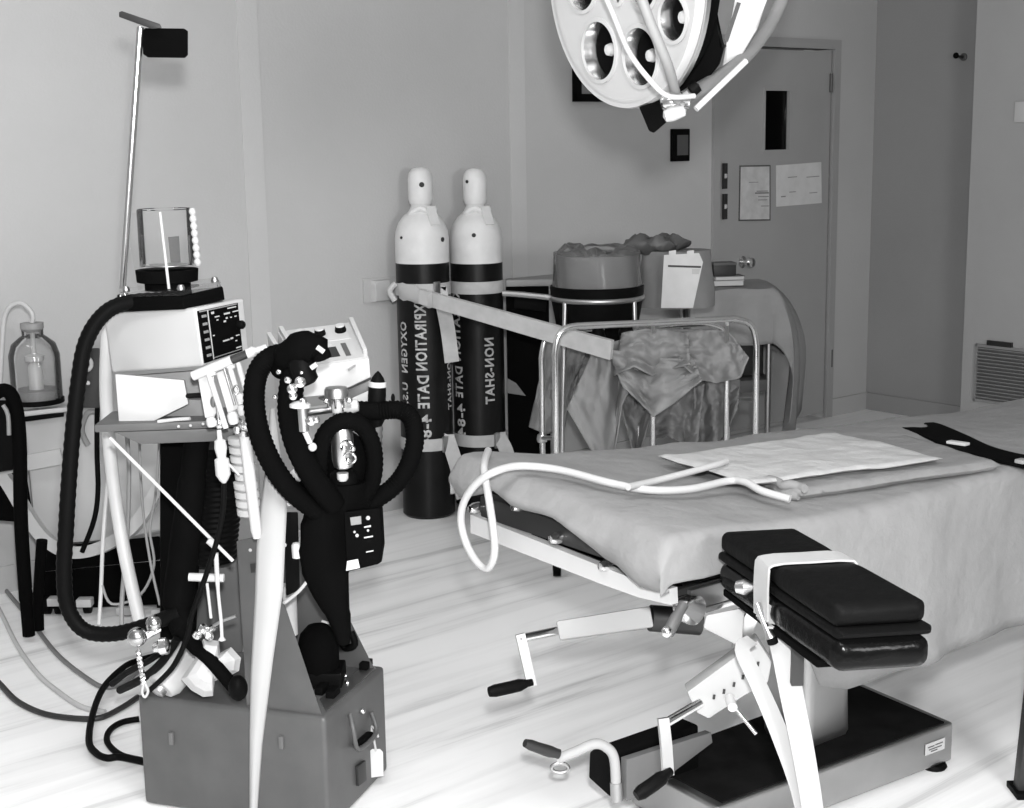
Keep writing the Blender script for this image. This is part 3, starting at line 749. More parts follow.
# ------------------------------------------------------------------ armboard cushions
def quad(z, pts): return [gr(x, y, z) for x, y in pts]
c4 = quad(.85, [(719, 531), (796, 526), (923, 599), (827, 604)])
AXL = ((c4[3] + c4[2]) / 2 - (c4[0] + c4[1]) / 2); AL = AXL.length; AXL.normalize()
AXW = AXL.cross(Z).normalized()
AXW = ((c4[1] - c4[0]).normalized() + (c4[2] - c4[3]).normalized() * 2).normalized()   # the end edge runs slightly askew
def cushion(c0, c1, wA, wB, z0, z1, name, label, cinch=(.44, .07), depth=.007, rnd=.014, mat_='vinyl'):
    """rounded pad from c0 to c1 (centres), widths wA, wB"""
    rows = []
    N = 40
    for i in range(N + 1):
        f = i / N
        e = min(f, 1 - f) * (c1 - c0).length
        tp = min(1, max(0, e / rnd)); tp = math.sqrt(max(0, 1 - (1 - tp) ** 2))
        g_ = math.exp(-((f - cinch[0]) / cinch[1]) ** 2) * depth
        hw = (wA + (wB - wA) * f) / 2 - g_ - rnd * (1 - tp)
        za = z0 + rnd * (1 - tp) * .8; zb = z1 - g_ - rnd * (1 - tp) * .8
        c = c0.lerp(c1, f); r = min(rnd, (zb - za) * .48)
        ring = []
        for (sx, sz, a0) in ((1, 1, 0), (-1, 1, PI / 2), (-1, -1, PI), (1, -1, 1.5 * PI)):
            for k in range(5):
                a_ = a0 + k / 4 * PI / 2
                ring.append(c + AXW * (sx * (hw - r) + r * math.cos(a_)) + Z * ((zb - r if sz > 0 else za + r) + r * math.sin(a_) - c.z))
        rows.append(ring)
    o = MB().face_grid(rows, True, True).build(name, mat_, None, 50)
    return tag(o, label, 'cushion', 'black cushions stacked on the armboard')
cA, cB = (c4[0] + c4[1]) / 2, (c4[2] + c4[3]) / 2
wA, wB = (c4[1] - c4[0]).length * .98, (c4[2] - c4[3]).length * .98
E0, E1 = gr(853, 639, .793), gr(929, 632, .793)
cE = (E0 + E1) / 2
cushion(cA - AXL * .0, cB + AXL * .008 + AXW * .008, wA, wB, .809, .85, 'arm_cushion', 'black vinyl cushion on top of the stack on the armboard')
cushion(cA - AXL * .01, cB + AXL * .016 + AXW * .014, wA * 1.03, wB * 1.04, .790, .8085, 'arm_cushion', 'thin black cushion squeezed in the middle of the armboard stack', rnd=.008, depth=.004)
cushion(cA + AXL * .0, cB + AXL * .016 + AXW * .010, wA * 1.04, wB * 1.04, .735, .7895, 'arm_cushion', 'thick shiny black cushion at the bottom of the armboard stack', rnd=.018, mat_='shinyvinyl')
ab = MB().obox((cA + cB) / 2 - Z * ((cA.z) - .729) + AXL * -.02, AXL * (AL / 2 - .03), AXW * (wA * .47), Z * .007, .003).build('armboard', 'matteblack', tab)
MB().tube([cA + AXL * .10 - Z * (.85 - .725), tt(-.42, .29, .70)], .012, 10).build('armboard_bracket', 'steel', tab)
MB().obox(at(797, 652, 2.42), V((.011, 0, 0)), V((0, .011, 0)), Z * .06, .002).build('armboard_strut', 'charcoal', tab)
# white strap round the cushions with two tails
st = thing('armboard_strap', cA.lerp(cB, .44) - Z * .12, 'white cloth strap tied round the black armboard cushions with long tails hanging down', 'strap')
sc = cA.lerp(cB, .455); hw = (wA + (wB - wA) * .44) / 2
ring = [sc - AXW * (hw + .004) + Z * (.745 - .85), sc - AXW * (hw + .004) - Z * .02, sc - AXW * (hw - .008) + Z * .0, sc + Z * .0015, sc + AXW * (hw - .008) + Z * .0, sc + AXW * (hw + .004) - Z * .02, sc + AXW * (hw + .004) + Z * (.73 - .85), sc + Z * (.728 - .85), sc - AXW * (hw + .002) + Z * (.735 - .85)]
MB().ribbon(ring, AXL, .058, .004, 3).build('strap_band', 'strapwhite', st)
s0_ = sc - AXW * (hw + .004) + Z * (.76 - .85)
yy = s0_.y
tp = [s0_, at(774, 622, yy - .01), at(784, 655, yy - .03), at(793, 700, yy - .03), at(803, 750, yy - .02), at(813, 812, yy - .01), at(820, 880, yy)]
MB().ribbon(tp, lambda f: AXL * (1 - f) + V((1, .1, 0)), lambda f: .044 - .012 * abs(f - .4), .004, 5).build('strap_tail', 'strapwhite', st)
tp = [at(742, 650, yy + .05), at(757, 682, yy + .03), at(778, 730, yy + .015), at(800, 790, yy + .01), at(812, 850, yy + .01)]
MB().ribbon([at(752, 640, yy + .07)] + tp, V((1, .2, 0)), lambda f: .026 + .012 * f, .003, 5).build('strap_tail', 'strapwhite', st)

# dark upright at the right edge of the floor
g = thing('upright_stand', gr(1019, 800), 'dark upright stand foot at the right edge of the floor', 'stand')
bp = gr(1021, 795)
MB().hexa([bp + V((-.012, -.01, .0)), bp + V((.1, -.01, .0)), bp + V((.1, .03, .0)), bp + V((-.012, .03, .0))],
          [bp + V((.012, -.01, .42)), bp + V((.07, -.01, .42)), bp + V((.07, .03, .42)), bp + V((.012, .03, .42))], .006).build('upright', 'charcoal', g)
MB().obox(bp + V((.045, .01, .008)), V((.065, 0, 0)), V((0, .04, 0)), V((0, 0, .008)), .004).build('foot_plate', 'black', g)

# ------------------------------------------------------------------ stands, basins and drapes by the wall
def ya(px): return 5.1 + (px - 555) / 202 * .32
ar = thing('arched_stand', V((at(656, 330, ya(656)).x, ya(656), 0)), 'chrome arched rail stand in front of the draped table', 'stand')
def arch(xl, xr, ytop_l, ytop_r, dy, rad, name):
    P = []
    for (x, y) in ((xl, None), (xl, ytop_l + 28), (xl + 3, ytop_l + 12), (xl + 10, ytop_l + 3), (xl + 22, ytop_l), (xr - 22, ytop_r), (xr - 8, ytop_r + 4), (xr - 2, ytop_r + 14), (xr, ytop_r + 28), (xr, None)):
        if y is None:
            p = at(x, 400, ya(x) + dy); p.z = 0.03; p.x = at(x, ytop_l + 28, ya(x) + dy).x; P.append(p)
        else: P.append(at(x, y, ya(x) + dy))
    Q = [P[0]] + spline(P[1:5], 4) + spline(P[5:9], 4) + [P[9]]
    return MB().tube(Q, rad, 12).build(name, 'chrome', ar)
arch(555, 756.5, 326, 319, 0, .0128, 'front_arch')
arch(541.5, 728, 330, 324, .42, .0115, 'rear_arch')
for (xa, xb, yy_) in ((555, 541.5, 438), (756.5, 728, 400)):
    MB().tube([at(xa, yy_, ya(xa)), at(xb, yy_, ya(xb) + .42)], .008, 8).build('cross_bar', 'steel', ar)
for x, yt, yl_ in ((653, 334, 5.47), (727, 346, 5.50)):
    tp_ = at(x, yt, yl_); MB().cyl(V((tp_.x, tp_.y, .0)), tp_, .0115, n=12).build('inner_leg', 'chrome', ar)
    MB().cyl(tp_ - Z * .01, at(x, yt - (11 if x < 700 else 22), ya(x)), .008, n=10).build('cross_bar', 'steel', ar)
for x, dy in ((555, 0), (756.5, 0), (541.5, .42), (728, .42)):
    p = at(x, 400, ya(x) + dy); p.z = 0
    MB().lathe(p + V((-.016, 0, .03)), V((1, 0, 0)), [(.001, 0), (.03, .002), (.03, .03), (.001, .032)], 16).build('caster', 'black', ar)
p = at(542, 437, 5.48); MB().lathe(p - Z * .02, Z, [(.018, 0), (.022, .01), (.018, .03)], 12).build('collar', 'steel', ar)
# ring stand with the basin
BY = 5.75
rc = at(597, 297, BY)
rs = thing('ring_stand', V((rc.x, rc.y, 0)), 'steel ring stand holding the plastic-lined basin', 'ring stand')
R_ = 45 * mpp(BY)
MB().tube([rc + V((R_ * math.cos(a_), R_ * math.sin(a_), 0)) for a_ in [2 * PI * k / 40 for k in range(41)]], .012, 10).build('ring', 'dullsteel', rs)
for a_ in (-2.4, -.7, 1.6):
    p = rc + V((R_ * math.cos(a_), R_ * math.sin(a_), 0))
    MB().tube([p, V((p.x * 1.0 + .04 * math.cos(a_), p.y + .04 * math.sin(a_), .03))], .0105, 10).build('leg', 'steel', rs)
    MB().ball(V((p.x + .04 * math.cos(a_), p.y + .04 * math.sin(a_), .025)), .025, 12).build('caster', 'black', rs)
MB().tube([rc + V((-R_, 0, -.0)), rc + V((-R_ - .12, .02, .012)), rc + V((-R_ - .2, .03, .018))], .012, 8, 3).build('side_arm', 'dullsteel', rs)
bs = thing('basin', rc - Z * .10, 'round grey basin in a crumpled clear plastic liner on the ring stand', 'basin')
hb_ = (at(600, 254, BY).z - rc.z)
MB().lathe(rc - Z * .10, Z, [(.001, 0), (R_ * .62, 0), (R_ * .72, .03), (R_ * .86, .12), (R_ * .93, .10 + hb_), (R_ * .97, .10 + hb_ + .004), (R_ * .91, .10 + hb_ + .002), (R_ * .7, .04), (.001, .02)], 40, False).build('bowl', 'basingrey', bs)
mb = MB(); rows = []
NN = 72
for j, (rr, h, am) in enumerate(((.70, -.02, .05), (.80, .05, .04), (.99, .00, .05), (1.00, .05, .03), (.98, .10, .02), (.965, hb_ * .8, .012), (.96, hb_ + .010, .012), (.86, hb_ + .022, .06), (.7, hb_ + .03, .12), (.45, hb_ + .0, .18), (.2, hb_ - .05, .1))):
    if j < 2: continue
    row = []
    for k in range(NN):
        a_ = 2 * PI * k / NN
        w_ = 1 + am * (math.sin(9 * a_ + j * .6) * .5 + math.sin(17 * a_ + j) * .3 + noise.noise(V((math.cos(a_) * 3, math.sin(a_) * 3, j * .8))) * .8)
        hz = h + (.03 * noise.noise(V((math.cos(a_) * 2.5, math.sin(a_) * 2.5, j * .5))) if j > 6 else .012 * noise.noise(V((math.cos(a_) * 4, math.sin(a_) * 4, j))))
        row.append(rc + V((math.cos(a_) * R_ * rr * w_, math.sin(a_) * R_ * rr * w_, hz)))
    rows.append(row)
mb.face_grid(rows, True); mb.build('plastic_liner', 'plastic_film', bs, 60)
MB().lathe(rc - Z * .16, Z, [(.001, 0), (R_ * .85, .0), (R_ * .9, .03), (R_ * 1.03, .16), (R_ * 1.05, .205), (R_ * 1.03, .21), (R_ * .98, .16), (R_ * .80, .05), (.001, .04)], 40).build('black_cradle', 'black', rs)
for (x, y) in ((598, 336), (626, 331)):
    p = at(x, y, BY - .3); MB().lathe(p - Z * .035, Z, [(.001, 0), (.026, .004), (.03, .03), (.022, .06), (.012, .075), (.001, .076)], 16).build('black_grip', 'black', rs)
# bag-wrapped bucket with the paper form
BY2 = 6.05
bc = at(676, 306, BY2)
bk = thing('wrapped_bucket', bc, 'grey cloth-wrapped bucket behind the basin with a white paper form hung on it', 'bucket')
mb = MB(); rows = []
hB = at(676, 250, BY2).z - bc.z
for j in range(9):
    f = j / 8
    row = []
    for k in range(48):
        a_ = 2 * PI * k / 48
        rx = (.165 - .02 * f) * (1 + .05 * noise.noise(V((math.cos(a_) * 2, math.sin(a_) * 2, f * 2))) + .02 * math.sin(7 * a_ + 3 * f))
        row.append(bc + V((math.cos(a_) * rx * 1.0, math.sin(a_) * rx * .7, hB * f)))
    rows.append(row)
mb.face_grid(rows, True, True); mb.build('cloth_wrap', 'drape', bk, 60)
mb = MB(); rows = []
tc_ = at(655, 247, BY2)
for j, (rr, h) in enumerate(((.085, -.02), (.125, .0), (.13, .02), (.10, .045), (.05, .03), (.01, .02))):
    rows.append([tc_ + V((math.cos(a_) * rr * (1 + .2 * math.sin(5 * a_ + j)), math.sin(a_) * rr * .7, h + .012 * math.sin(7 * a_ + j * 2))) for a_ in [2 * PI * k / 36 for k in range(36)]])
mb.face_grid(rows, True, True); mb.build('crumpled_liner', 'darkgrey', bk, 60)
pp = [(664, 255), (699, 253), (703, 262), (693, 308), (661, 308)]
yP = BY2 - .17
mb = MB().hexa([at(x, y, yP) for x, y in pp], [at(x, y, yP + .006) for x, y in pp]); pf = mb.build('paper_form', 'paper', bk, 0)
MB().hexa([at(x, y, yP - .002) for x, y in ((668, 265), (701, 266), (701, 268), (668, 267))], [at(x, y, yP + .001) for x, y in ((668, 265), (701, 266), (701, 268), (668, 267))]).build('printed_rule', 'charcoal', pf, 0)
MB().hexa([at(x, y, yP - .002) for x, y in ((692, 269), (700, 269), (699, 274), (692, 274))], [at(x, y, yP + .001) for x, y in ((692, 269), (700, 269), (699, 274), (692, 274))]).build('printed_block', 'palegrey', pf, 0)
for x in (673, 691):
    MB().hexa([at(u, v, yP - .003) for u, v in ((x - 4, 251), (x + 3, 250), (x + 3, 257), (x - 4, 258))], [at(u, v, yP + .006) for u, v in ((x - 4, 251), (x + 3, 250), (x + 3, 257), (x - 4, 258))]).build('tape_tab', 'paper', pf, 0)
# draped cloths under the arch
def hang(name, top, bot, y0, y1, material, label, amp=.05, waves=3.0, n_=30, seed=0.0):
    rows = []
    def pl(P, f):
        x = f * (len(P) - 1); i = min(int(x), len(P) - 2); u = x - i
        return (P[i][0] * (1 - u) + P[i + 1][0] * u, P[i][1] * (1 - u) + P[i + 1][1] * u)
    for j in range(n_ + 1):
        g_ = j / n_; row = []
        for i in range(n_ + 1):
            f = i / n_
            a_, b_ = pl(top, f), pl(bot, f)
            x, y = a_[0] * (1 - g_) + b_[0] * g_, a_[1] * (1 - g_) + b_[1] * g_
            yy_ = y0 * (1 - g_) + y1 * g_ + amp * math.sin(f * waves * 2 * PI + seed + g_ * 1.5) * (.3 + .7 * g_) + .06 * noise.noise(V((f * 3, g_ * 3, seed))) + .035 * abs(noise.noise(V((f * 6, g_ * 6, seed + 4)))) + .005 * noise.noise(V((f * 14, g_ * 14, seed)))
            row.append(at(x, y, yy_))
        rows.append(row)
    o = MB().face_grid(rows).build(name, material, None, 60, solid=.006)
    return tag(o, label, 'drape', 'surgical drapes hanging under the chrome arch')
hang('hanging_drape', [(548, 342), (566, 340), (587, 350)], [(529, 427), (545, 434), (564, 430), (572, 392)], 5.66, 5.7, 'drape', 'narrow grey cloth drape hanging behind the left post of the chrome arch', .03, 1.5, seed=1)
hang('hanging_drape', [(588, 334), (625, 330), (672, 330), (722, 330)], [(575, 392), (630, 386), (690, 386), (735, 388)], 5.66, 5.70, 'drape', 'wide dim grey drape hanging straight behind the other cloths under the arch', .03, 4, seed=5.5)
hang('hanging_drape', [(600, 336), (614, 342), (640, 333)], [(567, 409), (584, 438), (600, 466), (613, 464), (622, 405), (640, 372)], 5.44, 5.38, 'drapelight', 'grey cloth drape hanging to a point at the left under the chrome arch', .045, 1.6, seed=.4)
hang('hanging_drape', [(608, 350), (632, 352), (660, 358), (694, 360)], [(622, 386), (640, 402), (653, 417), (676, 402), (702, 380)], 5.37, 5.28, 'drapelight', 'grey cloth drape folded to a downward point in the middle under the arch', .035, 2.0, seed=2)
hang('hanging_drape', [(622, 333), (646, 329), (668, 330), (688, 334)], [(614, 376), (634, 366), (652, 376), (672, 369), (690, 364)], 5.40, 5.31, 'drapelight', 'crumpled grey cloth drape bunched just above the pointed middle one', .05, 1.3, seed=7)
hang('hanging_drape', [(678, 334), (700, 330), (718, 330), (730, 333)], [(684, 366), (698, 379), (716, 383), (740, 378), (749, 358)], 5.46, 5.38, 'drapelight', 'puffed pale cloth drape at the upper right under the chrome arch', .05, 1.2, seed=3)
hang('hanging_drape', [(618, 396), (640, 385), (662, 400)], [(633, 452), (638, 460), (650, 420), (656, 412)], 5.58, 5.56, 'drape', 'dim grey cloth drape hanging low behind the folded middle one', .05, 1.4, seed=4)
hang('hanging_drape', [(656, 402), (680, 392), (704, 384)], [(650, 440), (668, 436), (682, 444), (690, 458), (697, 452)], 5.52, 5.52, 'drape', 'grey cloth drape with a ragged hem hanging low between two chrome legs', .05, 1.8, seed=6)
hang('hanging_drape', [(694, 384), (714, 378), (740, 380)], [(696, 456), (712, 446), (724, 436), (738, 408)], 5.56, 5.58, 'drape', 'grey cloth drape hanging low at the right behind the chrome posts', .05, 1.9, seed=5)

# draped back table by the door
BT = 6.75
tb = thing('back_table', at(745, 420, BT + .2) * 1.0, 'instrument table by the door under a grey drape with an open lower frame', 'table')
q = [(700, 297), (778, 292), (784, 288), (712, 289)]
ztb = at(745, 292, BT).z
xl, xr = at(690, 292, BT).x, at(777, 292, BT).x
def tb_pt(u, d, z): return V((xl + (xr - xl) * u, BT + d + .12 * u, z))
for (u, d) in ((.02, .03), (.98, .03), (.02, .36), (.98, .36)):
    p = tb_pt(u, d, 0); MB().tube([p + Z * 0, p + Z * (ztb - .02)], .014, 10).build('leg', 'dullsteel', tb)
MB().hexa([tb_pt(u, d, ztb - .03) for u, d in ((0, 0), (1, 0), (1, .4), (0, .4))], [tb_pt(u, d, ztb - .006) for u, d in ((0, 0), (1, 0), (1, .4), (0, .4))], .004).build('table_top', 'steel', tb)
MB().hexa([tb_pt(u, d, .36) for u, d in ((0, 0.02), (1, .02), (1, .38), (0, .38))], [tb_pt(u, d, .42) for u, d in ((0, .02), (1, .02), (1, .38), (0, .38))], .004).build('lower_shelf', 'darkgrey', tb)
MB().hexa([tb_pt(u, d, .43) for u, d in ((.3, 0.1), (.95, .1), (.95, .36), (.3, .36))], [tb_pt(u, d, ztb - .06) for u, d in ((.3, .1), (.95, .1), (.95, .36), (.3, .36))], .006).build('drawer_box', 'charcoal', tb)
rows = []
zf = at(775, 347, BT).z; 
for j in range(26):
    f = j / 25
    row = []
    for i in range(31):
        g_ = i / 30                                    # front hem -> up -> over the top -> down behind
        if g_ < .4: d, z = -.015 + .012 * math.sin(f * 14) * (1 - g_ / .4), zf + (ztb - zf) * (g_ / .4)
        elif g_ < .75: d, z = (g_ - .4) / .35 * .43 - .005, ztb + .004 + .004 * math.sin(f * 9 + g_ * 8)
        else: d, z = .425 + .01 * math.sin(f * 12), ztb - (g_ - .75) / .25 * .35
        row.append(tb_pt(f * 1.01, d, z))
    rows.append(row)
# the right end: swings out and hangs almost to the floor
for j in range(1, 13):
    f = j / 12; row = []
    for i in range(31):
        g_ = i / 30
        d = (-.02 if g_ < .4 else (g_ - .4) / .35 * .43 if g_ < .75 else .43)
        fr = min(1, max(0, (d + .02) / .45))
        base = tb_pt(1.01, d, 0)
        zb = rows[25][i].z
        hem_z = .22 - .10 * math.sin(fr * 3)
        out = .27 * math.sin(min(1, f * 1.3) * PI / 2) * (.38 + .6 * fr) - .05 * f * f + .025 * math.sin(fr * 13 + f * 2) * f
        zz = zb + (hem_z - zb) * (f ** 1.6)
        row.append(V((base.x + out, base.y - .06 * f * (1 - fr), min(zb, zz))))
    rows.append(row)
o = MB().face_grid(rows).build('table_drape', 'drapelight', None, 60, solid=.004)
tag(o, 'grey drape covering the instrument table by the door and hanging off its right end', 'drape')
# things on the back table
p = at(727, 289, BT + .2); p.z = ztb + .012
for i, (h, mt_, lb) in enumerate(((.028, 'offwhite', 'pale book at the bottom of the small stack on the draped table by the door'), (.022, 'palegrey', 'pale grey book in the middle of the small stack on the draped table'), (.055, 'charcoal', 'dark box on top of the small book stack on the draped table'))):
    g = thing('stacked_book' if i < 2 else 'small_box', p, lb, 'book' if i < 2 else 'box')
    w_ = (.075, .07, .055)[i]
    c = p + V((.008 * i - .008 + (-.03 if i == 2 else 0), 0, h / 2))
    if i < 2:
        MB().obox(c, V((w_, .01, 0)), V((-.006, .05, 0)), V((0, 0, h / 2 - .003)), .001).build('pages', mt_, g, 0)
        MB().obox(c + Z * (h / 2 - .0015), V((w_ + .004, .01, 0)), V((-.006, .053, 0)), V((0, 0, .0015))).build('cover', 'darkgrey' if i else 'palegrey', g, 0)
    else:
        MB().obox(c, V((w_, .01, 0)), V((-.006, .045, 0)), V((0, 0, h / 2)), .004).build('box_body', mt_, g)
        MB().obox(c + Z * (h / 2 + .003), V((w_ * 1.03, .01, 0)), V((-.006, .047, 0)), V((0, 0, .006)), .002).build('box_lid', 'darkgrey', g)
    p = p + Z * (h + .009 * (i == 2))
# dark machine behind the rail
YM = 6.22
mc = thing('covered_machine', V((at(525, 440, YM).x, YM + .1, 0)), 'low dark machine with a grey top standing between the cylinders and the arch', 'machine')
xa, xb = at(506, 300, YM).x, at(549, 300, YM).x
zt_ = at(530, 286, YM).z
MB().hexa([V((xa, YM, .12)), V((xb, YM - .0, .12)), V((xb, YM + .2, .12)), V((xa, YM + .0, .12))], [V((xa, YM, zt_)), V((xb, YM, zt_)), V((xb, YM + .22, zt_)), V((xa, YM + .06, zt_))], .006).build('body', 'matteblack', mc)
MB().hexa([V((xa - .0, YM - .02, zt_)), V((xb + .03, YM - .02, zt_)), V((xb + .03, YM + .22, zt_)), V((xa, YM + .05, zt_))], [V((xa, YM - .02, zt_ + .03)), V((xb + .03, YM - .02, zt_ + .03)), V((xb + .03, YM + .22, zt_ + .03)), V((xa, YM + .05, zt_ + .03))], .006).build('top_plate', 'midgrey', mc)
MB().hexa([at(x, y, YM - .03) for x, y in ((514, 292), (547, 295), (546, 312), (514, 308))], [at(x, y, YM + .01) for x, y in ((514, 292), (547, 295), (546, 312), (514, 308))], .004).build('control_panel', 'black', mc)
for k, (dx, dy) in enumerate(((xa + .03, YM + .03), (xb - .03, YM + .03), (xb - .03, YM + .16))):
    MB().lathe(V((dx - .015, dy, .05)), V((1, 0, 0)), [(.001, 0), (.05, .002), (.05, .028), (.001, .03)], 18).build('caster', 'black', mc)
    MB().tube([V((dx, dy, .05)), V((dx, dy, .13))], .012, 8).build('caster_stem', 'dullsteel', mc)
MB().hexa([at(x, y, YM - .012) for x, y in ((507, 378), (516, 383), (526, 396), (507, 393))], [at(x, y, YM + .004) for x, y in ((507, 378), (516, 383), (526, 396), (507, 393))], .002).build('loose_cover_corner', 'drape', mc, 0)
g = thing('kick_bucket', V((at(544, 450, 5.9).x, 5.9, 0)), 'small black kick bucket on the floor behind the arch legs', 'bucket')
c = V((at(544, 440, 5.9).x, 5.9, 0))
MB().lathe(c, Z, [(.001, .03), (.07, .03), (.085, .10), (.095, .17), (.1, .175), (.088, .17), (.07, .06), (.001, .05)], 28).build('pail', 'black', g)
for a_ in (0.3, 2.4, 4.5):
    MB().ball(c + V((.07 * math.cos(a_), .07 * math.sin(a_), .018)), .018, 10).build('caster', 'darkgrey', g)

# ------------------------------------------------------------------ anaesthesia machine
A = gr(325, 718, .286); B = gr(137, 695, .286); D_ = gr(376, 668, .286)
A.z = B.z = D_.z = 0
FD = (B - A); FD.z = 0; FLn = FD.length; FD.normalize()
FN = V((FD.y, -FD.x, 0))
if FN.dot(EYE - A) < 0: FN = -FN                     # front face normal, towards the room
DEP = abs((D_ - A).dot(FN)) + .02
HB = .286
def fp(px, py, back=0.0): return onplane(px, py, A - FN * back, FN)
def cart(u, d, z): return A + FD * u - FN * d + Z * z
am = thing('anaesthesia_machine', cart(FLn / 2, DEP / 2, 0), 'grey steel anaesthesia machine with shelf, flow tubes and chrome valves', 'anaesthesia machine')
case4 = [cart(0, 0, 0), cart(FLn, 0, 0), cart(FLn, DEP, 0), cart(0, DEP, 0)]
MB().hexa([p + Z * .004 for p in case4], [p + Z * HB for p in case4], .012, 3).build('base_case', 'casegrey', am)
for (x, y) in ((282, 742), (172, 738)):
    p = fp(x, y); MB().obox(p + FN * .003, FD * .006, FN * .004, Z * .016, .003).build('latch_stud', 'studgrey', am)
# right end face
EN = -FD
def ep(px, py): return onplane(px, py, A, FD)
hd = MB().tube([ep(349, 714) + EN * .004, ep(346, 730) + EN * .02, ep(350, 748) + EN * .022, ep(368, 732) + EN * .022, ep(370, 712) + EN * .004], .006, 10, 4).build('carrying_handle', 'darkgrey', am)
MB().hexa([ep(x, y) - FD * .0 for x, y in ((352, 744), (367, 731), (370, 735), (354, 748))], [ep(x, y) + EN * .016 for x, y in ((352, 744), (367, 731), (370, 735), (354, 748))], .002).build('handle_grip', 'black', hd)
MB().ball(ep(360, 711) + EN * .006, .008, 10).build('chrome_stud', 'chrome', am)
MB().hexa([ep(x, y) for x, y in ((355, 766), (363, 760), (364, 780), (356, 786))], [ep(x, y) + EN * .008 for x, y in ((355, 766), (363, 760), (364, 780), (356, 786))], .002).build('latch_plate', 'charcoal', am)
# gusset panels
gq = [(236.5, 541), (260, 535.5), (284, 602), (323, 719), (247, 713)]
gp = MB().hexa([fp(x, y, .015) for x, y in gq], [fp(x, y, .027) for x, y in gq], .002).build('gusset_panel', 'casegrey', am, 0)
MB().hexa([fp(x, y, .012) for x, y in ((250, 564), (257, 563), (258, 572), (251, 573))], [fp(x, y, .016) for x, y in ((250, 564), (257, 563), (258, 572), (251, 573))]).build('slot', 'ink', gp, 0)
MB().lathe(fp(250.5, 550, .015), FN, [(.004, 0), (.004, .002), (.001, .003)], 10).build('rivet', 'offwhite', gp)
gq = [(280, 548), (311, 560), (340, 600), (371, 662), (377, 672), (292, 690)]
MB().hexa([fp(x, y, DEP - .03) for x, y in gq], [fp(x, y, DEP - .018) for x, y in gq], .002).build('gusset_panel', 'casegrey', am, 0)
# deck with sockets
for (x, y, nm) in ((333, 694, 'socket'), (366, 666, 'socket'), (322, 690, 'socket')):
    p = gr(x, y, HB + .006)
    MB().obox(p + Z * .004, (D_ - A).normalized() * .022, EN * .011, Z * .010, .003).build(nm, 'black', am)
for (x, y) in ((347, 683), (345, 676), (360, 662), (336, 676)):
    MB().ball(gr(x, y, HB + .004), .006, 8).build('deck_screw', 'chrome', am)
ww = [gr(x, y, HB) for x, y in ((326, 712), (320, 700), (368, 664), (376, 669))]
MB().hexa([p + Z * -.002 for p in ww], [p + Z * .003 for p in ww]).build('deck_rail', 'dullsteel', am, 0)
# electric motor on the deck
mo = gr(320, 682, HB); mo.z = 0
MB().lathe(mo + Z * HB, Z, [(.045, 0), (.05, .01), (.05, .10), (.044, .125), (.026, .145), (.001, .15)], 24).build('motor', 'matteblack', am)
MB().obox(mo + V((.01, .0, HB + .02)), V((.05, 0, 0)), V((0, .05, 0)), Z * .02, .006).build('motor_base', 'black', am)
MB().tube([fp(342, 628, DEP - .06), fp(341, 640, DEP - .06), fp(346, 648, DEP - .06), fp(355, 644, DEP - .06), fp(351, 632, DEP - .06)], .009, 10, 4).build('horseshoe_magnet', 'black', am)
MB().tube([at(339, 590, 3.25), at(344, 602, 3.25), at(340, 616, 3.26), at(332, 623, 3.27), at(322, 621, 3.28)], .003, 8, 4).build('thin_lead', 'offwhite', am)
MB().tube([at(284, 603, 3.1), at(298, 592, 3.14), at(308, 580, 3.17), at(315, 568, 3.2)], .004, 8, 4).build('thin_lead', 'palegrey', am)
MB().cyl(at(288, 585, 3.33), at(290, 634, 3.33), .02).build('white_pillar', 'white', am)
# rear columns and shelf
ZS = at(95, 424, 3.22).z
col = gr(180, 660, .286); 
def hexpx(lst, y0, y1, bev=.004): return MB().hexa([at(x, y, y0) for x, y in lst], [at(x, y, y1) for x, y in lst], bev)
hexpx([(160, 432), (205, 432), (196, 640), (160, 640)], 3.40, 3.50, .008).build('column', 'matteblack', am)
mb = MB(); rows = []
c0_, c1_ = at(222, 445, 3.42), at(212, 560, 3.42)
for i in range(45):
    f = i / 44; c = c0_.lerp(c1_, f); r = .058 + (.003 if i % 2 else 0)
    rows.append([c + V((math.cos(a_) * r, math.sin(a_) * r, 0)) for a_ in [2 * PI * k / 28 for k in range(28)]])
mb.face_grid(rows, True, True); mb.build('ribbed_canister', 'black', am)
s4 = [gr(94, 425, ZS), gr(243, 419.5, ZS), gr(226, 407, ZS), gr(112, 411, ZS)]
MB().hexa([p - Z * .018 for p in s4], s4, .004).build('shelf', 'darkgrey', am)
for (x, y) in ((178.5, 426.5), (190.5, 425.5), (203, 424)):
    MB().ball(at(x, y, 3.21 - (x - 95) * .0003), .0035, 8).build('shelf_screw', 'white', am)
MB().hexa([p - Z * .05 for p in (s4[0].lerp(s4[1], .3), s4[0].lerp(s4[1], .92), s4[3].lerp(s4[2], .92), s4[3].lerp(s4[2], .3))], [p - Z * .018 for p in (s4[0].lerp(s4[1], .12), s4[1], s4[2], s4[3].lerp(s4[2], .12))], .006).build('shelf_tray', 'darkgrey', am)
MB().tube([at(108, 325, 3.5), at(106, 380, 3.5), at(108, 425, 3.5), at(113, 480, 3.5), at(124, 550, 3.47), at(140, 622, 3.43)], .0165, 16, 6).build('cream_hose', 'cream', am)
MB().tube([at(126, 424, 3.55), at(129, 470, 3.55), at(127, 540, 3.52), at(122, 600, 3.5), at(122, 640, 3.45)], .006, 8, 5).build('grey_line', 'midgrey', am)
MB().tube([at(113, 430, 3.52), at(107, 490, 3.52), at(103, 540, 3.5), at(101, 590, 3.5), at(99, 625, 3.46)], .005, 8, 5).build('grey_line', 'palegrey', am)
MB().tube([at(139, 430, 3.55), at(142, 500, 3.52), at(150, 560, 3.5), at(160, 605, 3.48)], .0035, 8, 5).build('grey_line', 'midgrey', am)
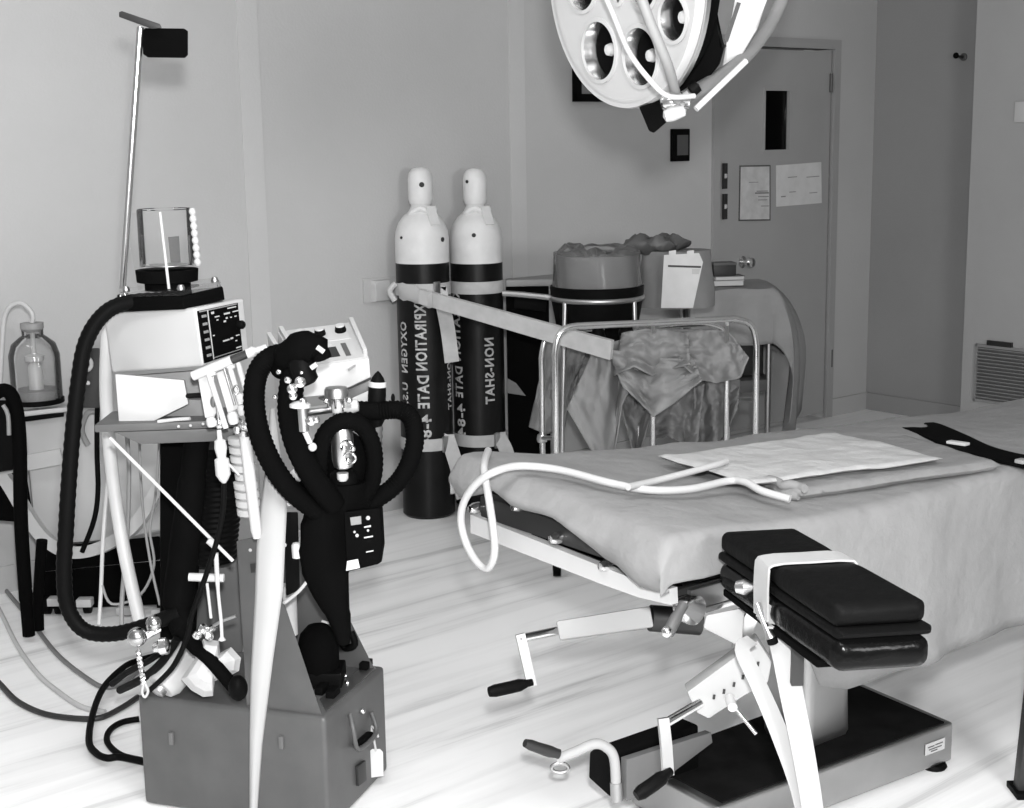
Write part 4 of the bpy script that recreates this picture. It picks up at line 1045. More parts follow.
MB().tube([at(160, 430, 3.55), at(156, 490, 3.52), at(150, 530, 3.5), at(154, 565, 3.5), at(140, 595, 3.5), at(112, 604, 3.5), at(102, 585, 3.5)], .0035, 8, 5).build('grey_line', 'midgrey', am)
MB().cyl(at(110, 438, 3.15), at(233, 561, 3.10), .0042, n=10).build('diagonal_rod', 'white', am)
p = at(212, 543, 3.10); MB().lathe(p, V((.5, 0, -.5)), [(.001, -.012), (.009, -.01), (.009, .01), (.001, .012)], 12).build('rod_collar', 'offwhite', am)
hexpx([(188, 556), (241, 552), (243, 652), (182, 655)], 3.50, 3.54, .004).build('lower_panel', 'darkgrey', am)  # dark grey panel filling the dark area left of the gusset
# chrome pole with the dark plate
MB().cyl(at(121.5, 297, 3.5), at(140, 27, 3.5), .0092, n=14).build('pole', 'chrome', am)
pq = [(145, 28), (184, 28.5), (188, 31), (188, 55), (185, 58), (148, 57.5), (143, 54), (142, 32)]
pt_ = MB().hexa([at(x, y, 3.50) for x, y in pq], [at(x, y, 3.515) for x, y in pq], .002).build('dark_plate', 'matteblack', am)
hq = [(119, 12), (122, 11), (160, 24), (162, 28), (152, 29), (119, 17)]
MB().hexa([at(x, y, 3.46) for x, y in hq], [at(x, y, 3.48) for x, y in hq], .002).build('clip_arm', 'charcoal', am)
# flow tubes
yf = 3.08
MB().cyl(at(193, 376, yf), at(232, 360, yf - .01), .0105, n=16).build('flow_manifold', 'offwhite', am)
MB().cyl(at(232, 360, yf - .01), at(247, 354, yf - .01), .0095, n=16).build('manifold_sleeve', 'charcoal', am)
MB().lathe(at(245, 355, yf - .01), at(268, 347, yf) - at(245, 355, yf - .01), [(.001, 0), (.012, .004), (.013, .02), (.008, .026), (.008, .05), (.001, .052)], 18).build('manifold_knob', 'white', am)
for q_ in ([(198, 378), (210, 374), (220, 404), (214, 418), (205, 418)], [(216, 373), (226, 369), (239, 408), (228, 414)]):
    fpnl = MB().hexa([at(x, y, yf + .01) for x, y in q_], [at(x, y, yf + .03) for x, y in q_], .003).build('flow_panel', 'white', am)
MB().cyl(at(208, 372, yf - .005), at(226, 428, yf - .0), .0062, n=14).build('flow_tube', 'white', am)
MB().cyl(at(213, 376, yf + .0), at(219, 424, yf + .0), .003, n=10).build('flow_tube', 'dullsteel', am)
MB().cyl(at(229, 365, yf), at(241, 404, yf), .0062, n=14).build('flow_tube', 'offwhite', am)
MB().cyl(at(238, 362, yf), at(250, 405, yf), .0062, n=14).build('flow_tube', 'cream', am)
MB().cyl(at(224, 368, yf + .004), at(235, 405, yf + .004), .003, n=10).build('flow_tube', 'dullsteel', am)
for (x, y) in ((211, 363), (230, 356)):
    p = at(x, y, yf - .004); MB().lathe(p, -Z, [(.001, 0), (.006, .009), (.01, .018), (.01, .026), (.001, .028)], 12).build('needle_cap', 'white', am)
MB().ball(at(213, 402, yf + .002), .009, 12, (.7, .5, 1.4)).build('dark_float', 'darkgrey', am)
MB().tube([at(236, 385, yf - .008), at(233, 389, yf - .01), at(236, 394, yf - .01), at(239, 390, yf - .008), at(236, 385, yf - .008)], .0022, 8, 4).build('chrome_loop', 'chrome', am)
for (x, y, r_, h_, mt_) in ((212, 422, .011, .022, 'offwhite'), (220, 424, .008, .02, 'chrome'), (234, 418, .012, .028, 'white'), (243, 410, .010, .024, 'palegrey'), (242, 398, .008, .02, 'offwhite'), (247, 424, .011, .02, 'chrome'), (238, 430, .009, .016, 'steel')):
    p = at(x, y, yf); MB().lathe(p - Z * h_ / 2 * 1.0, V((-.15, 0, 1)), [(.001, 0), (r_ * .8, .001), (r_, h_ * .25), (r_, h_ * .75), (r_ * .7, h_), (.001, h_ + .001)], 14).build('tube_fitting', mt_, am)
# hose connector at the left
p = at(219, 430, yf - .01)
MB().lathe(p, at(224, 483, yf - .01) - p, [(.005, 0), (.006, .02), (.012, .024), (.014, .04), (.011, .055), (.010, .062), (.016, .066), (.0165, .10), (.010, .112), (.004, .12)], 20).build('hose_connector', 'offwhite', am)
MB().cyl(at(227, 462, yf - .01), at(239, 475, yf), .0028, n=8).build('connector_lever', 'palegrey', am)
# absorber canister
mb = MB(); rows = []
c0_, c1_ = at(240, 436, 3.16), at(250, 516, 3.16)
for i in range(9):
    for (g_, r) in ((.02, .020), (.12, .028), (.80, .028), (.95, .020)):
        f = (i + g_) / 9; c = c0_.lerp(c1_, f)
        if i == 4: r *= .8
        rows.append([c + V((math.cos(a_) * r, math.sin(a_) * r, 0)) for a_ in [2 * PI * k / 24 for k in range(24)]])
mb.face_grid(rows, True, True); mb.build('ringed_canister', 'palegrey', am)
MB().tube([at(244, 424, 3.10), at(249, 470, 3.10), at(257, 538, 3.10)], [.0135, .0135, .0125, .009], 18, 6).build('chrome_tube', 'white', am)
MB().lathe(at(243, 436, 3.10), at(244, 424, 3.1) - at(243, 436, 3.10), [(.001, 0), (.018, .002), (.018, .014), (.012, .018), (.012, .03), (.001, .031)], 18).build('tube_cap', 'steel', am)
# chrome valve assembly
yv = 3.16
p = at(336.5, 397, yv)
dm = MB().lathe(p, Z, [(.016, -.03), (.016, -.004), (.027, 0), (.027, .016), (.024, .022), (.001, .024)], 24).build('valve_dome', 'dullsteel', am)
for a_ in (-2.5, -1.57, -.6):
    MB().cyl(p + V((.022 * math.cos(a_), .022 * math.sin(a_), -.022)), p + V((.022 * math.cos(a_), .022 * math.sin(a_), .002)), .003, n=8).build('dome_post', 'chrome', dm)
MB().tube([at(304, 412, yv), at(320, 410, yv), at(340, 407, yv), at(352, 405, yv)], [.011, .011, .011, .014], 16, 3).build('valve_bar', 'steel', am)
MB().lathe(at(352, 406, yv), V((1, 0, .1)), [(.001, -.02), (.014, -.018), (.017, 0), (.013, .014), (.001, .016)], 18).build('valve_nut', 'white', am)
MB().lathe(at(337, 408, yv - .01), Z, [(.001, -.014), (.011, -.01), (.012, .004), (.008, .016), (.001, .018)], 16).build('valve_nut', 'offwhite', am)
MB().tube([at(337, 410, yv - .01), at(334, 417, yv - .012), at(333, 425, yv - .01)], .0055, 12, 4).build('valve_spout', 'chrome', am)
MB().cyl(at(302, 406, yv - .19), at(304, 431, yv - .19), .0105).build('side_valve', 'steel', am)
MB().lathe(at(300, 408, yv - .19), V((.04, 0, 1)), [(.001, 0), (.022, .002), (.022, .008), (.014, .013), (.001, .016)], 20).build('valve_cap', 'white', am)
MB().cyl(at(305, 432, yv - .19), at(310, 443, yv - .19), .006).build('valve_stem', 'white', am)
MB().ball(at(312.5, 447, yv - .19), .0095, 12).build('valve_ball', 'white', am)
for (x, y, r_) in ((311, 421, .010), (316, 420, .008), (303, 401, .008), (292, 389, .011), (293, 396, .009), (300, 382, .012), (288, 380, .008), (349, 400, .007), (326, 401, .006), (279, 372, .006), (275, 397, .005)):
    MB().lathe(at(x, y, yv - .20) , V((.3, -1, .2)), [(.001, -.006), (r_, -.004), (r_, .004), (r_ * .6, .008), (.001, .009)], 14).build('chrome_fitting', 'chrome', am)
p = at(341.5, 428, 3.12); q_ = at(344, 474, 3.12)
rv = MB().lathe(p, q_ - p, [(.012, -.004), (.022, 0), (.025, .01), (.025, .07), (.021, .088), (.012, .093)], 24).build('chrome_reservoir', 'steel', am)
MB().lathe(at(342.5, 473, 3.12), -Z, [(.013, 0), (.013, .012), (.009, .018), (.001, .019)], 18).build('drain_cap', 'white', rv)
for (x, y) in ((347, 446), (350, 458)):
    c = at(x, y, 3.09)
    MB().tube([c + V((math.cos(a_) * .0125, -.004 * math.sin(a_ * 2), math.sin(a_) * .0125)) for a_ in [2 * PI * k / 18 for k in range(19)]], .0028, 8).build('chain_ring', 'chrome', rv)
for (x, y) in ((344, 448), (353, 449), (348, 460)):
    MB().ball(at(x, y, 3.085), .0065, 10).build('bright_knob', 'chrome', rv)
# dark vaporiser with a white band
p = at(376, 420, 3.24); tp_ = at(378, 371, 3.24); h_ = (tp_ - p).length
vb_ = MB().lathe(p, tp_ - p, [(.012, -.02), (.020, 0), (.021, h_ * .5), (.020, h_ * .70), (.014, h_ * .86), (.006, h_ * .96), (.001, h_)], 20).build('dark_vaporiser', 'black', am)
MB().lathe(p, tp_ - p, [(.0205, h_ * .68), (.0215, h_ * .69), (.0205, h_ * .78), (.019, h_ * .79)], 20, False).build('white_band', 'white', vb_)
MB().ball(at(393, 398, 3.24), .007, 10, (.7, .7, 1.5)).build('small_knob', 'black', am)
hexpx([(352, 398), (370, 390), (372, 404), (354, 410)], 3.28, 3.34, .003).build('arm_plate', 'palegrey', am)
mb = MB(); rows = []
for i in range(15):
    c = at(377 , 418, 3.24).lerp(at(375, 470, 3.24), i / 14); r = .013 + (.0025 if i % 2 else 0)
    rows.append([c + V((math.cos(a_) * r, math.sin(a_) * r, 0)) for a_ in [2 * PI * k / 14 for k in range(14)]])
mb.face_grid(rows, True, True); mb.build('threaded_stem', 'darkgrey', am)
MB().ball(at(347, 462, 3.2), .07, 20, (.75, .35, 1.05)).build('black_absorber', 'matteblack', am)
# black pillar holding the valves
hexpx([(296, 470), (345, 470), (338, 560), (312, 560)], 3.24, 3.30, .01).build('valve_pillar', 'matteblack', am)
hexpx([(284, 512), (298, 512), (300, 590), (286, 596)], 3.20, 3.24, .004).build('rear_post', 'black', am)
MB().lathe(at(297, 558, 3.16), Z, [(.001, 0), (.011, .001), (.012, .03), (.008, .036), (.001, .037)], 14).build('glass_fuse', 'white', am)
for (x, y) in ((289, 504), (284, 545), (283, 527)):
    MB().ball(at(x, y, 3.15), .006, 8).build('small_stud', 'white', am)
MB().lathe(at(297, 473, 3.14), V((.5, 0, -.6)), [(.001, -.014), (.013, -.012), (.014, .008), (.009, .018), (.001, .019)], 14).build('hose_cuff', 'offwhite', am)
# white T handle with cords
MB().cyl(at(189, 577, 3.12), at(224, 578, 3.12), .0095).build('white_handle', 'white', am)
MB().tube([at(207, 583, 3.12), at(209, 600, 3.12), at(211, 618, 3.12)], .0035, 8, 3).build('handle_cord', 'offwhite', am)
MB().tube([at(216, 553, 3.11), at(218, 590, 3.11), at(221, 620, 3.11), at(222, 640, 3.11)], [.0055, .004, .004, .009], 10, 4).build('handle_cord', 'white', am)

# tapered white strip hanging in front
wq_l = [(271, 408), (267, 440), (265, 474), (260, 510), (257, 545), (255, 602), (251, 675), (250, 732), (250, 812), (249, 850)]
wq_r = [(274, 408), (279, 440), (284, 474), (287, 505), (285, 545), (283, 590), (273, 659), (262, 745), (257, 812), (253, 850)]
rows = []
ysr = [3.2, 3.19, 3.17, 3.145, 3.09, 3.05, 3.01, 3.0, 2.99, 2.985]
for (l_, r_, y) in zip(wq_l, wq_r, ysr):
    a_, b_ = at(*l_, y), at(*r_, y)
    rows.append([a_ + (b_ - a_) * f + V((0, -.010 * math.sin(PI * f), 0)) for f in [k / 8 for k in range(9)]])
o = MB().face_grid(rows).build('white_strip', 'stripwhite', None, 60, solid=.003)
tag(o, 'long tapering white strip hanging down the front of the anaesthesia machine', 'strip')

# paper tag on the case
tg = thing('paper_tag', ep(376, 779) + EN * .02, 'white paper tag tied with string to the end of the grey machine case', 'tag')
yq = ep(376, 760).y - .03
tq = [(369, 752), (372, 749), (380, 749), (383, 752), (383.5, 776), (368, 778)]
MB().hexa([at(x, y, yq) for x, y in tq], [at(x, y, yq + .0025) for x, y in tq]).build('card', 'paper', tg, 0)
MB().tube([at(376, 751, yq), at(374, 740, yq), at(371, 727, yq + .01), at(376, 730, yq), at(378, 737, yq)], .003, 8, 4).build('string', 'white', tg)

# ventilator on the shelf
vt = thing('ventilator', gr(150, 424, ZS), 'white box ventilator with a black control panel and clear bellows canister on the machine shelf', 'ventilator')
Q = lambda x, y, d: at(x, y, d)
f0, f1, f2, f3 = (103, 312), (195, 308), (203, 366.5), (111.5, 373)       # long side, facing the room
g1, g2 = (244, 298), (249, 351)                                          # far edge of the panel side
yl, ym, yr = 3.34, 3.16, 3.34
Pl = [Q(*f3, yl), Q(*f2, ym), Q(*g2, yr)]; Pu = [Q(*f0, yl), Q(*f1, ym), Q(*g1, yr)]
bk_l = Pl[0] + (Pl[2] - Pl[1]); bk_u = Pu[0] + (Pu[2] - Pu[1])
MB().hexa(Pl + [bk_l], Pu + [bk_u], .008, 3).build('main_box', 'white', vt)
# control panel on the right side
def pan(u, v, off): 
    p = Pu[1].lerp(Pu[2], u).lerp(Pl[1].lerp(Pl[2], u), v)
    n_ = (Pu[2] - Pu[1]).cross(Pl[1] - Pu[1]).normalized()
    if n_.dot(EYE - p) < 0: n_ = -n_
    return p + n_ * off
def pq_(u0_, u1, v0, v1, o0, o1): return [pan(u0_, v0, o0), pan(u1, v0, o0), pan(u1, v1, o0), pan(u0_, v1, o0)], [pan(u0_, v0, o1), pan(u1, v0, o1), pan(u1, v1, o1), pan(u0_, v1, o1)]
cp = MB().hexa(*pq_(.03, .83, .06, .95, -.002, .004)).build('control_panel', 'matteblack', vt, 0)
MB().hexa(*pq_(.195, .21, .07, .93, .0035, .005)).build('panel_divider', 'palegrey', cp, 0)
MB().hexa(*pq_(.04, .80, .065, .085, .0035, .0048)).build('panel_divider', 'midgrey', cp, 0)
MB().hexa(*pq_(.21, .80, .90, .915, .0035, .0048)).build('panel_divider', 'midgrey', cp, 0)
for k in range(6):
    v_ = .14 + k * .135
    MB().hexa(*pq_(.075, .165, v_, v_ + .045, .0035, .0055), .0006).build('push_button', 'midgrey', cp, 0)
for (u, v_, w_, h_) in ((.27, .12, .05, .04), (.60, .11, .18, .02), (.70, .19, .12, .02), (.33, .21, .09, .02), (.52, .19, .12, .03), (.36, .27, .03, .02), (.55, .27, .03, .03), (.64, .28, .03, .02), (.73, .28, .04, .02), (.50, .32, .04, .03), (.44, .66, .13, .025), (.60, .65, .05, .03), (.72, .63, .07, .02), (.70, .72, .03, .02), (.25, .52, .03, .02), (.70, .85, .11, .02)):
    MB().hexa(*pq_(u, u + w_, v_, v_ + h_, .0035, .005)).build('panel_marking', 'offwhite', cp, 0)
c_ = pan(.80, .46, .003); nn_ = (pan(.8, .46, 1) - pan(.8, .46, 0))
MB().lathe(c_, nn_, [(.001, 0), (.010, .001), (.010, .012), (.007, .016), (.001, .017)], 18).build('panel_knob', 'black', cp)
# lower housing under the box, its shadow built as a slope and grey plate
lq = [(115, 374), (184, 380), (188.5, 404), (148, 424), (119, 425)]
MB().hexa([Q(x, y, 3.25) for x, y in lq], [Q(x + 3, y - .5, 3.38) for x, y in lq], .003).build('lower_housing', 'white', vt)
lq = [(130, 376), (203, 370), (216, 415), (212, 419), (150, 421)]
MB().hexa([Q(x, y, 3.30) for x, y in lq], [Q(x + 3, y - 1, 3.42) for x, y in lq], .003).build('lower_shade_plate', 'midgrey', vt)
MB().cyl(Q(186, 396, 3.26), Q(204, 395, 3.2), .006).build('dark_lead', 'black', vt)
MB().tube([Q(158, 421.5, 3.2), Q(175, 419.5, 3.19), Q(190, 418.5, 3.18)], .004, 8, 2).build('cover_lip', 'white', vt)
# black hexagonal deck, clear plate and canister
hx = [(118, 313), (120, 299), ]
lo6 = [Q(119, 312, 3.27), Q(184, 309.5, 3.17), Q(225, 300, 3.28)]; hi6 = [Q(118, 298, 3.27), Q(183, 296.5, 3.17), Q(223, 287, 3.28)]
ex = V((0.02, .16, 0)); 
ex = V((-.03, .10, 0)); lo6 += [lo6[2] + ex, lo6[1] + ex * 2.2, lo6[0] + ex * .8]; hi6 += [hi6[2] + ex, hi6[1] + ex * 2.2, hi6[0] + ex * .8]
MB().hexa(lo6, hi6, .004).build('black_deck', 'matteblack', vt)
cc = sum(hi6, V()) / 6
cp6 = [p.lerp(cc, .04) for p in hi6]
MB().hexa([p + Z * .001 for p in cp6], [p + Z * .013 for p in cp6], .002).build('clear_plate', 'acrylic', vt, 0)
for p in (cp6[0], cp6[2], cp6[1]):
    MB().lathe(p.lerp(cc, .12) + Z * .012, Z, [(.008, 0), (.009, .004), (.006, .012), (.001, .013)], 12).build('plate_nut', 'dullsteel', vt)
yc = cc.y - .01
b0 = Q(168, 288, yc); b1 = Q(168, 271, yc)
MB().lathe(V((b0.x, b0.y, b0.z - .004)), Z, [(.001, 0), (.052, 0), (.052, .016), (.069, .020), (.071, (b1 - b0).length + .008), (.001, (b1 - b0).length + .009)], 36).build('bellows_base', 'matteblack', vt)
top_ = Q(168, 209, yc); hc = top_.z - b1.z
rc_ = .0625
MB().lathe(V((b1.x, b1.y, b1.z + .009)), Z, [(rc_, 0), (rc_, hc - .01), (rc_ - .002, hc - .008), (rc_ - .004, hc - .01)], 40, False).build('clear_canister', 'acrylic', vt)
MB().lathe(V((b1.x, b1.y, b1.z + .009)), Z, [(.001, .004), (.05, .004), (.05, .006), (.001, .008)], 30).build('bellows_disc', 'dullsteel', vt)
MB().cyl(Q(160, 212, yc - .062), Q(169, 289, yc - .074), .0034, n=10).build('tie_rod', 'white', vt)
lab = [(168, 237), (179, 236), (181, 266), (171, 266)]
MB().hexa([Q(x, y, yc + .05) for x, y in lab], [Q(x, y, yc + .053) for x, y in lab]).build('grey_scale_label', 'darkgrey', vt, 0)
mb = MB()
rows = []
for i in range(41):
    f = i / 40
    c = Q(192, 208, yc - .02).lerp(Q(198, 266, yc - .02), f); r = .005 + .0035 * abs(math.sin(f * 8 * PI))
    rows.append([c + V((math.cos(a_) * r, math.sin(a_) * r, 0)) for a_ in [2 * PI * k / 12 for k in range(12)]])
mb.face_grid(rows, True, True); mb.build('scale_tube', 'palegrey', vt)
sh = [(125, 214), (140, 212), (146, 287), (138, 290)]
MB().hexa([Q(x, y, yc - .01) for x, y in sh], [Q(x, y, yc - .007) for x, y in sh]).build('clear_side_panel', 'acrylic', vt, 0)

# monitor box behind
mn = thing('monitor_box', Q(335, 400, 3.42), 'white sloping-top monitor box with round knobs behind the black breathing hoses', 'monitor')
yf_, yb_ = 3.36, 3.56
FL_, FR_ = Q(300, 369, yf_), Q(369.5, 358.5, yf_ + .02)
BL_, BR_ = Q(277, 331, yb_), Q(353.5, 321.5, yb_ + .02)
lowf = [Q(304, 397.5, yf_), Q(326, 395.5, yf_ + .005), Q(349, 387, yf_ + .012), Q(371, 377.5, yf_ + .02)]
dz = Z * .0
front = [FL_] + lowf + [FR_]
back = [BL_, BL_ - Z * .10, BL_.lerp(BR_, .33) - Z * .10, BL_.lerp(BR_, .66) - Z * .09, BR_ - Z * .08, BR_]
MB().hexa(front, back, .005).build('case', 'cream', mn)
def mt(u, v, h=0.0):
    p = BL_.lerp(BR_, u).lerp(FL_.lerp(FR_, u), v)
    n_ = (BR_ - BL_).cross(BL_ - FL_).normalized()
    if n_.z < 0: n_ = -n_
    return p + n_ * h
def mslab(u0_, u1, v0, v1, h0, h1): return [mt(u0_, v0, h0), mt(u1, v0, h0), mt(u1, v1, h0), mt(u0_, v1, h0)], [mt(u0_, v0, h1), mt(u1, v0, h1), mt(u1, v1, h1), mt(u0_, v1, h1)]
MB().hexa(*mslab(.06, .94, .04, .96, -.002, .002)).build('top_panel', 'palegrey', mn, 0)
MB().hexa(*mslab(.34, .86, .06, .46, .001, .004)).build('dial_plate', 'offwhite', mn, 0)
MB().hexa(*mslab(.94, 1.0, .02, .9, -.003, .016), .002).build('side_handle', 'white', mn)
MB().hexa(*mslab(.02, .08, .02, .9, -.003, .016), .002).build('side_handle', 'white', mn)
MB().hexa(*mslab(-.14, -.08, .0, .8, -.05, .0), .002).build('outer_handle', 'white', mn)
for (u, v_) in ((.24, .26), (.50, .27), (.78, .25)):
    c = mt(u, v_, .003); ax_ = mt(u, v_, 1) - mt(u, v_, 0)
    kb = MB().lathe(c, ax_, [(.014, 0), (.0145, .004), (.012, .016), (.001, .018)], 20).build('dial_knob', 'black', mn)
    MB().lathe(c + ax_ * .0165, ax_, [(.012, -.001), (.011, .002), (.001, .003)], 18).build('knob_top', 'white', kb)
MB().hexa(*mslab(.47, .62, .62, .86, .001, .004)).build('black_window', 'ink', mn, 0)
MB().hexa(*mslab(.70, .77, .56, .88, .001, .004)).build('slide_switch', 'darkgrey', mn, 0)
MB().hexa(*mslab(.46, .58, .50, .56, .001, .004)).build('white_label', 'white', mn, 0)
fb = [(347.5, 369), (355.5, 364), (356, 366), (349, 371)]
MB().hexa([Q(x, y, yf_ - .003) for x, y in fb], [Q(x, y, yf_ + .02) for x, y in fb]).build('front_label', 'midgrey', mn, 0)
MB().hexa([lowf[0], lowf[1], lowf[2], lowf[3]], [p + V((0, .16, -.004)) for p in (lowf[0], lowf[1], lowf[2], lowf[3])], 0) .bm.free()
sd = [(318, 399), (350, 389), (371, 379), (371, 392), (352, 399), (330, 404)]
MB().hexa([Q(x, y, yf_ + .03) for x, y in sd], [Q(x, y - 2, yf_ + .12) for x, y in sd], .003).build('under_bracket', 'darkgrey', mn)

# small black device with a display
dv = thing('alarm_unit', Q(365, 570, 3.12), 'small black alarm unit with a grey display and white switch beside the breathing bag', 'alarm unit')
dq = [(344, 512), (380, 508), (382, 545), (379, 564), (347, 572)]
MB().hexa([Q(x, y, 3.06) for x, y in dq], [Q(x + 3, y - 2, 3.12) for x, y in dq], .004).build('case', 'matteblack', dv)
for (pts_, nm, mt_) in (([(350, 517.5), (361, 516), (361.5, 524), (351, 525.5)], 'display', 'screen'), ([(347, 561), (358, 559), (360, 568), (346, 571)], 'rocker_switch', 'white'), ([(364, 537), (373, 535.5), (373, 537), (364, 538.5)], 'bar_label', 'offwhite'), ([(366, 551.5), (373.5, 550), (373.5, 551.3), (366, 552.8)], 'bar_label', 'palegrey'), ([(364, 526.5), (371, 525), (371, 527), (364, 528)], 'bar_label', 'palegrey')):
    MB().hexa([Q(x, y, 3.056) for x, y in pts_], [Q(x, y, 3.062) for x, y in pts_], .0008).build(nm, mt_, dv, 0)
for (x, y, r_) in ((368, 518, .005), (354.5, 532, .003), (357, 535.5, .0042), (368, 530.5, .003)):
    MB().ball(Q(x, y, 3.058), r_, 10).build('indicator', 'white', dv)

# breathing hoses and bag
def hose(name, pts, r, label, cat='hose', rib=0.0, sm=10, material='matteblack', group=None, n=14):
    o = MB().tube(pts, r, n, sm, rib).build(name, material, None, 50)
    return tag(o, label, cat, group)
hose('breathing_hose', [Q(296, 352, 3.10), Q(272, 357, 3.06), Q(258, 372, 3.05), Q(254, 400, 3.05), Q(259, 432, 3.06), Q(271, 462, 3.08), Q(288, 487, 3.10), Q(310, 506, 3.13), Q(332, 520, 3.16)], .0225, 'black corrugated breathing hose looping outermost at the left over the flow tubes', rib=.002, sm=12, group='black breathing hoses on the anaesthesia machine')
hose('breathing_hose', [Q(306, 356, 3.03), Q(294, 376, 3.02), Q(290, 410, 3.03), Q(297, 445, 3.06), Q(314, 478, 3.09), Q(335, 505, 3.13)], .026, 'thick black breathing hose running down just inside the outer loop', rib=.002, sm=12, group='black breathing hoses on the anaesthesia machine')
hose('breathing_hose', [Q(352, 410, 3.2), Q(378, 411, 3.22), Q(398, 410, 3.22), Q(411, 418, 3.22), Q(415, 440, 3.22), Q(408, 466, 3.22), Q(394, 486, 3.22), Q(372, 502, 3.2), Q(350, 516, 3.17)], .0205, 'black breathing hose curving out to the right in front of the gas cylinders', rib=.002, sm=12, group='black breathing hoses on the anaesthesia machine')
hose('breathing_hose', [Q(322, 505, 3.14), Q(319, 470, 3.12), Q(324, 436, 3.11), Q(344, 421, 3.11), Q(364, 428, 3.13), Q(374, 452, 3.15), Q(372, 482, 3.17), Q(358, 505, 3.17)], .0185, 'black breathing hose arched around the chrome reservoir', rib=.002, sm=12, group='black breathing hoses on the anaesthesia machine')
mk = thing('mask_elbow', Q(300, 365, 3.05), 'bulky black rubber mask and elbow on top of the breathing hoses', 'mask')
MB().tube([Q(280, 371, 3.06), Q(290, 355, 3.02), Q(304, 348, 3.0), Q(318, 352, 2.99), Q(322, 360, 2.99)], [.022, .032, .037, .034, .022, .014], 18, 5).build('rubber_cup', 'matteblack', mk)
MB().tube([Q(302, 362, 3.0), Q(304, 374, 2.99), Q(308, 384, 2.99)], [.03, .026, .018], 16, 3).build('elbow', 'black', mk)
for (a_, b_) in (((311, 368), (317, 364)), ((317, 347), (324, 352))):
    MB().cyl(Q(*a_, 2.96), Q(*b_, 2.96), .0055).build('white_connector', 'white', mk)
MB().ball(Q(301.5, 372.5, 2.955), .004, 8).build('bright_stud', 'chrome', mk)
bg = thing('breathing_bag', Q(338, 640, 3.16), 'limp black rubber breathing bag hanging under the chrome valves', 'breathing bag')
mb = MB(); rows = []
prof = [(344, 482, 26), (338, 500, 33), (331, 522, 33), (327, 548, 29), (327, 572, 24), (332, 595, 19), (338, 615, 13), (342, 632, 9), (344, 648, 5)]
PP = [(Q(x, y, 3.17), r * mpp(3.17)) for x, y, r in prof]
for i in range(len(PP) - 1):
    for j in range(4):
        f = j / 4; c = PP[i][0].lerp(PP[i + 1][0], f); r = PP[i][1] * (1 - f) + PP[i + 1][1] * f
        rows.append([c + V((math.cos(a_) * r * (1 + .10 * math.sin(3 * a_ + i)), math.sin(a_) * r * .7, 0)) for a_ in [2 * PI * k / 24 for k in range(24)]])
mb.face_grid(rows, True, True); mb.build('bag_body', 'matteblack', bg, 60)
MB().lathe(PP[0][0] - Z * .01, Z, [(.03, 0), (.034, .01), (.03, .03), (.02, .04), (.001, .041)], 18).build('bag_neck', 'black', bg)
# big black hoses on the left of the machine
hose('ventilator_hose', [Q(196, 303, 3.28), Q(160, 300, 3.27), Q(122, 304, 3.26), Q(100, 318, 3.25), Q(85, 345, 3.24), Q(78, 385, 3.23), Q(73, 430, 3.22), Q(69, 480, 3.21), Q(66, 530, 3.2), Q(64, 575, 3.2), Q(68, 608, 3.2), Q(84, 630, 3.2), Q(112, 634, 3.2), Q(145, 626, 3.2), Q(180, 612, 3.2)], .0172, 'long black ventilator hose looping down the left side of the anaesthesia machine', rib=.0015, sm=10, material='black')
hose('black_hose', [Q(197, 440, 3.3), Q(190, 500, 3.28), Q(183, 560, 3.25), Q(178, 610, 3.22), Q(190, 640, 3.18), Q(212, 662, 3.14), Q(236, 690, 3.12)], [.03, .034, .036, .036, .03, .018, .016, .016, .02], 'thick black hose bending from the column to a ball joint beside the grey gusset', sm=8)
hd_ = MB().ball(Q(238, 688, 3.10), .028, 18, (.8, .8, 1.1)).build('hose_ball_joint', 'black', None); tag(hd_, 'black rubber ball joint resting on the grey case at the end of the hose', 'joint')
hose('sensor_lead', [Q(224, 483, 3.07), Q(223, 510, 3.07), Q(217, 540, 3.07), Q(206, 575, 3.07), Q(192, 615, 3.07), Q(186, 640, 3.08), Q(172, 668, 3.1), Q(150, 690, 3.15)], .0062, 'shiny black lead dropping from the white hose connector to the floor cables', 'lead', material='black', sm=8)

# chrome gas valves with a chain and the white bag
gv = thing('gas_valve', Q(140, 650, 3.1), 'round chrome gas valve knobs with a hanging chain beside the grey case', 'valve')
vk = MB().ball(Q(137, 637, 3.08), .0225, 18).build('valve_knob', 'brass', gv)
MB().ball(Q(154, 624, 3.12), .019, 18, (1, 1, 1.15)).build('valve_knob', 'brass', gv)
MB().cyl(Q(139, 640, 3.1), Q(160, 628, 3.12), .009).build('valve_stem', 'chrome', gv)
MB().lathe(Q(158, 647, 3.11), V((1, 0, .15)), [(.001, -.012), (.011, -.01), (.013, 0), (.02, .006), (.02, .022), (.012, .026), (.001, .027)], 18).build('valve_body', 'chrome', gv)
mb = MB(); P_ = []
for i in range(49):
    f = i / 48; P_.append(Q(138 + 6 * f, 650 + 34 * f, 3.07) + V((.0022 * math.sin(i * 1.3), .002 * math.cos(i * 1.3), 0)))
mb.tube(P_, .005, 8); ch_ = mb.build('hanging_chain', 'chrome', gv)
MB().tube([Q(144, 683, 3.07), Q(142, 692, 3.07), Q(145, 697, 3.07), Q(148, 691, 3.07), Q(145, 683, 3.07)], .0032, 8, 4).build('chain_hook', 'palegrey', ch_)
gk = thing('grey_cylinder', gr(165, 690, .286), 'small grey cylinder lying on the case behind the white plastic bag', 'cylinder')
p0, p1 = Q(160, 688, 3.25), Q(190, 652, 3.32)
MB().lathe(p0, p1 - p0, [(.001, 0), (.035, .002), (.045, .02), (.045, .11), (.03, .13), (.001, .132)], 24).build('cylinder_body', 'palegrey', gk)
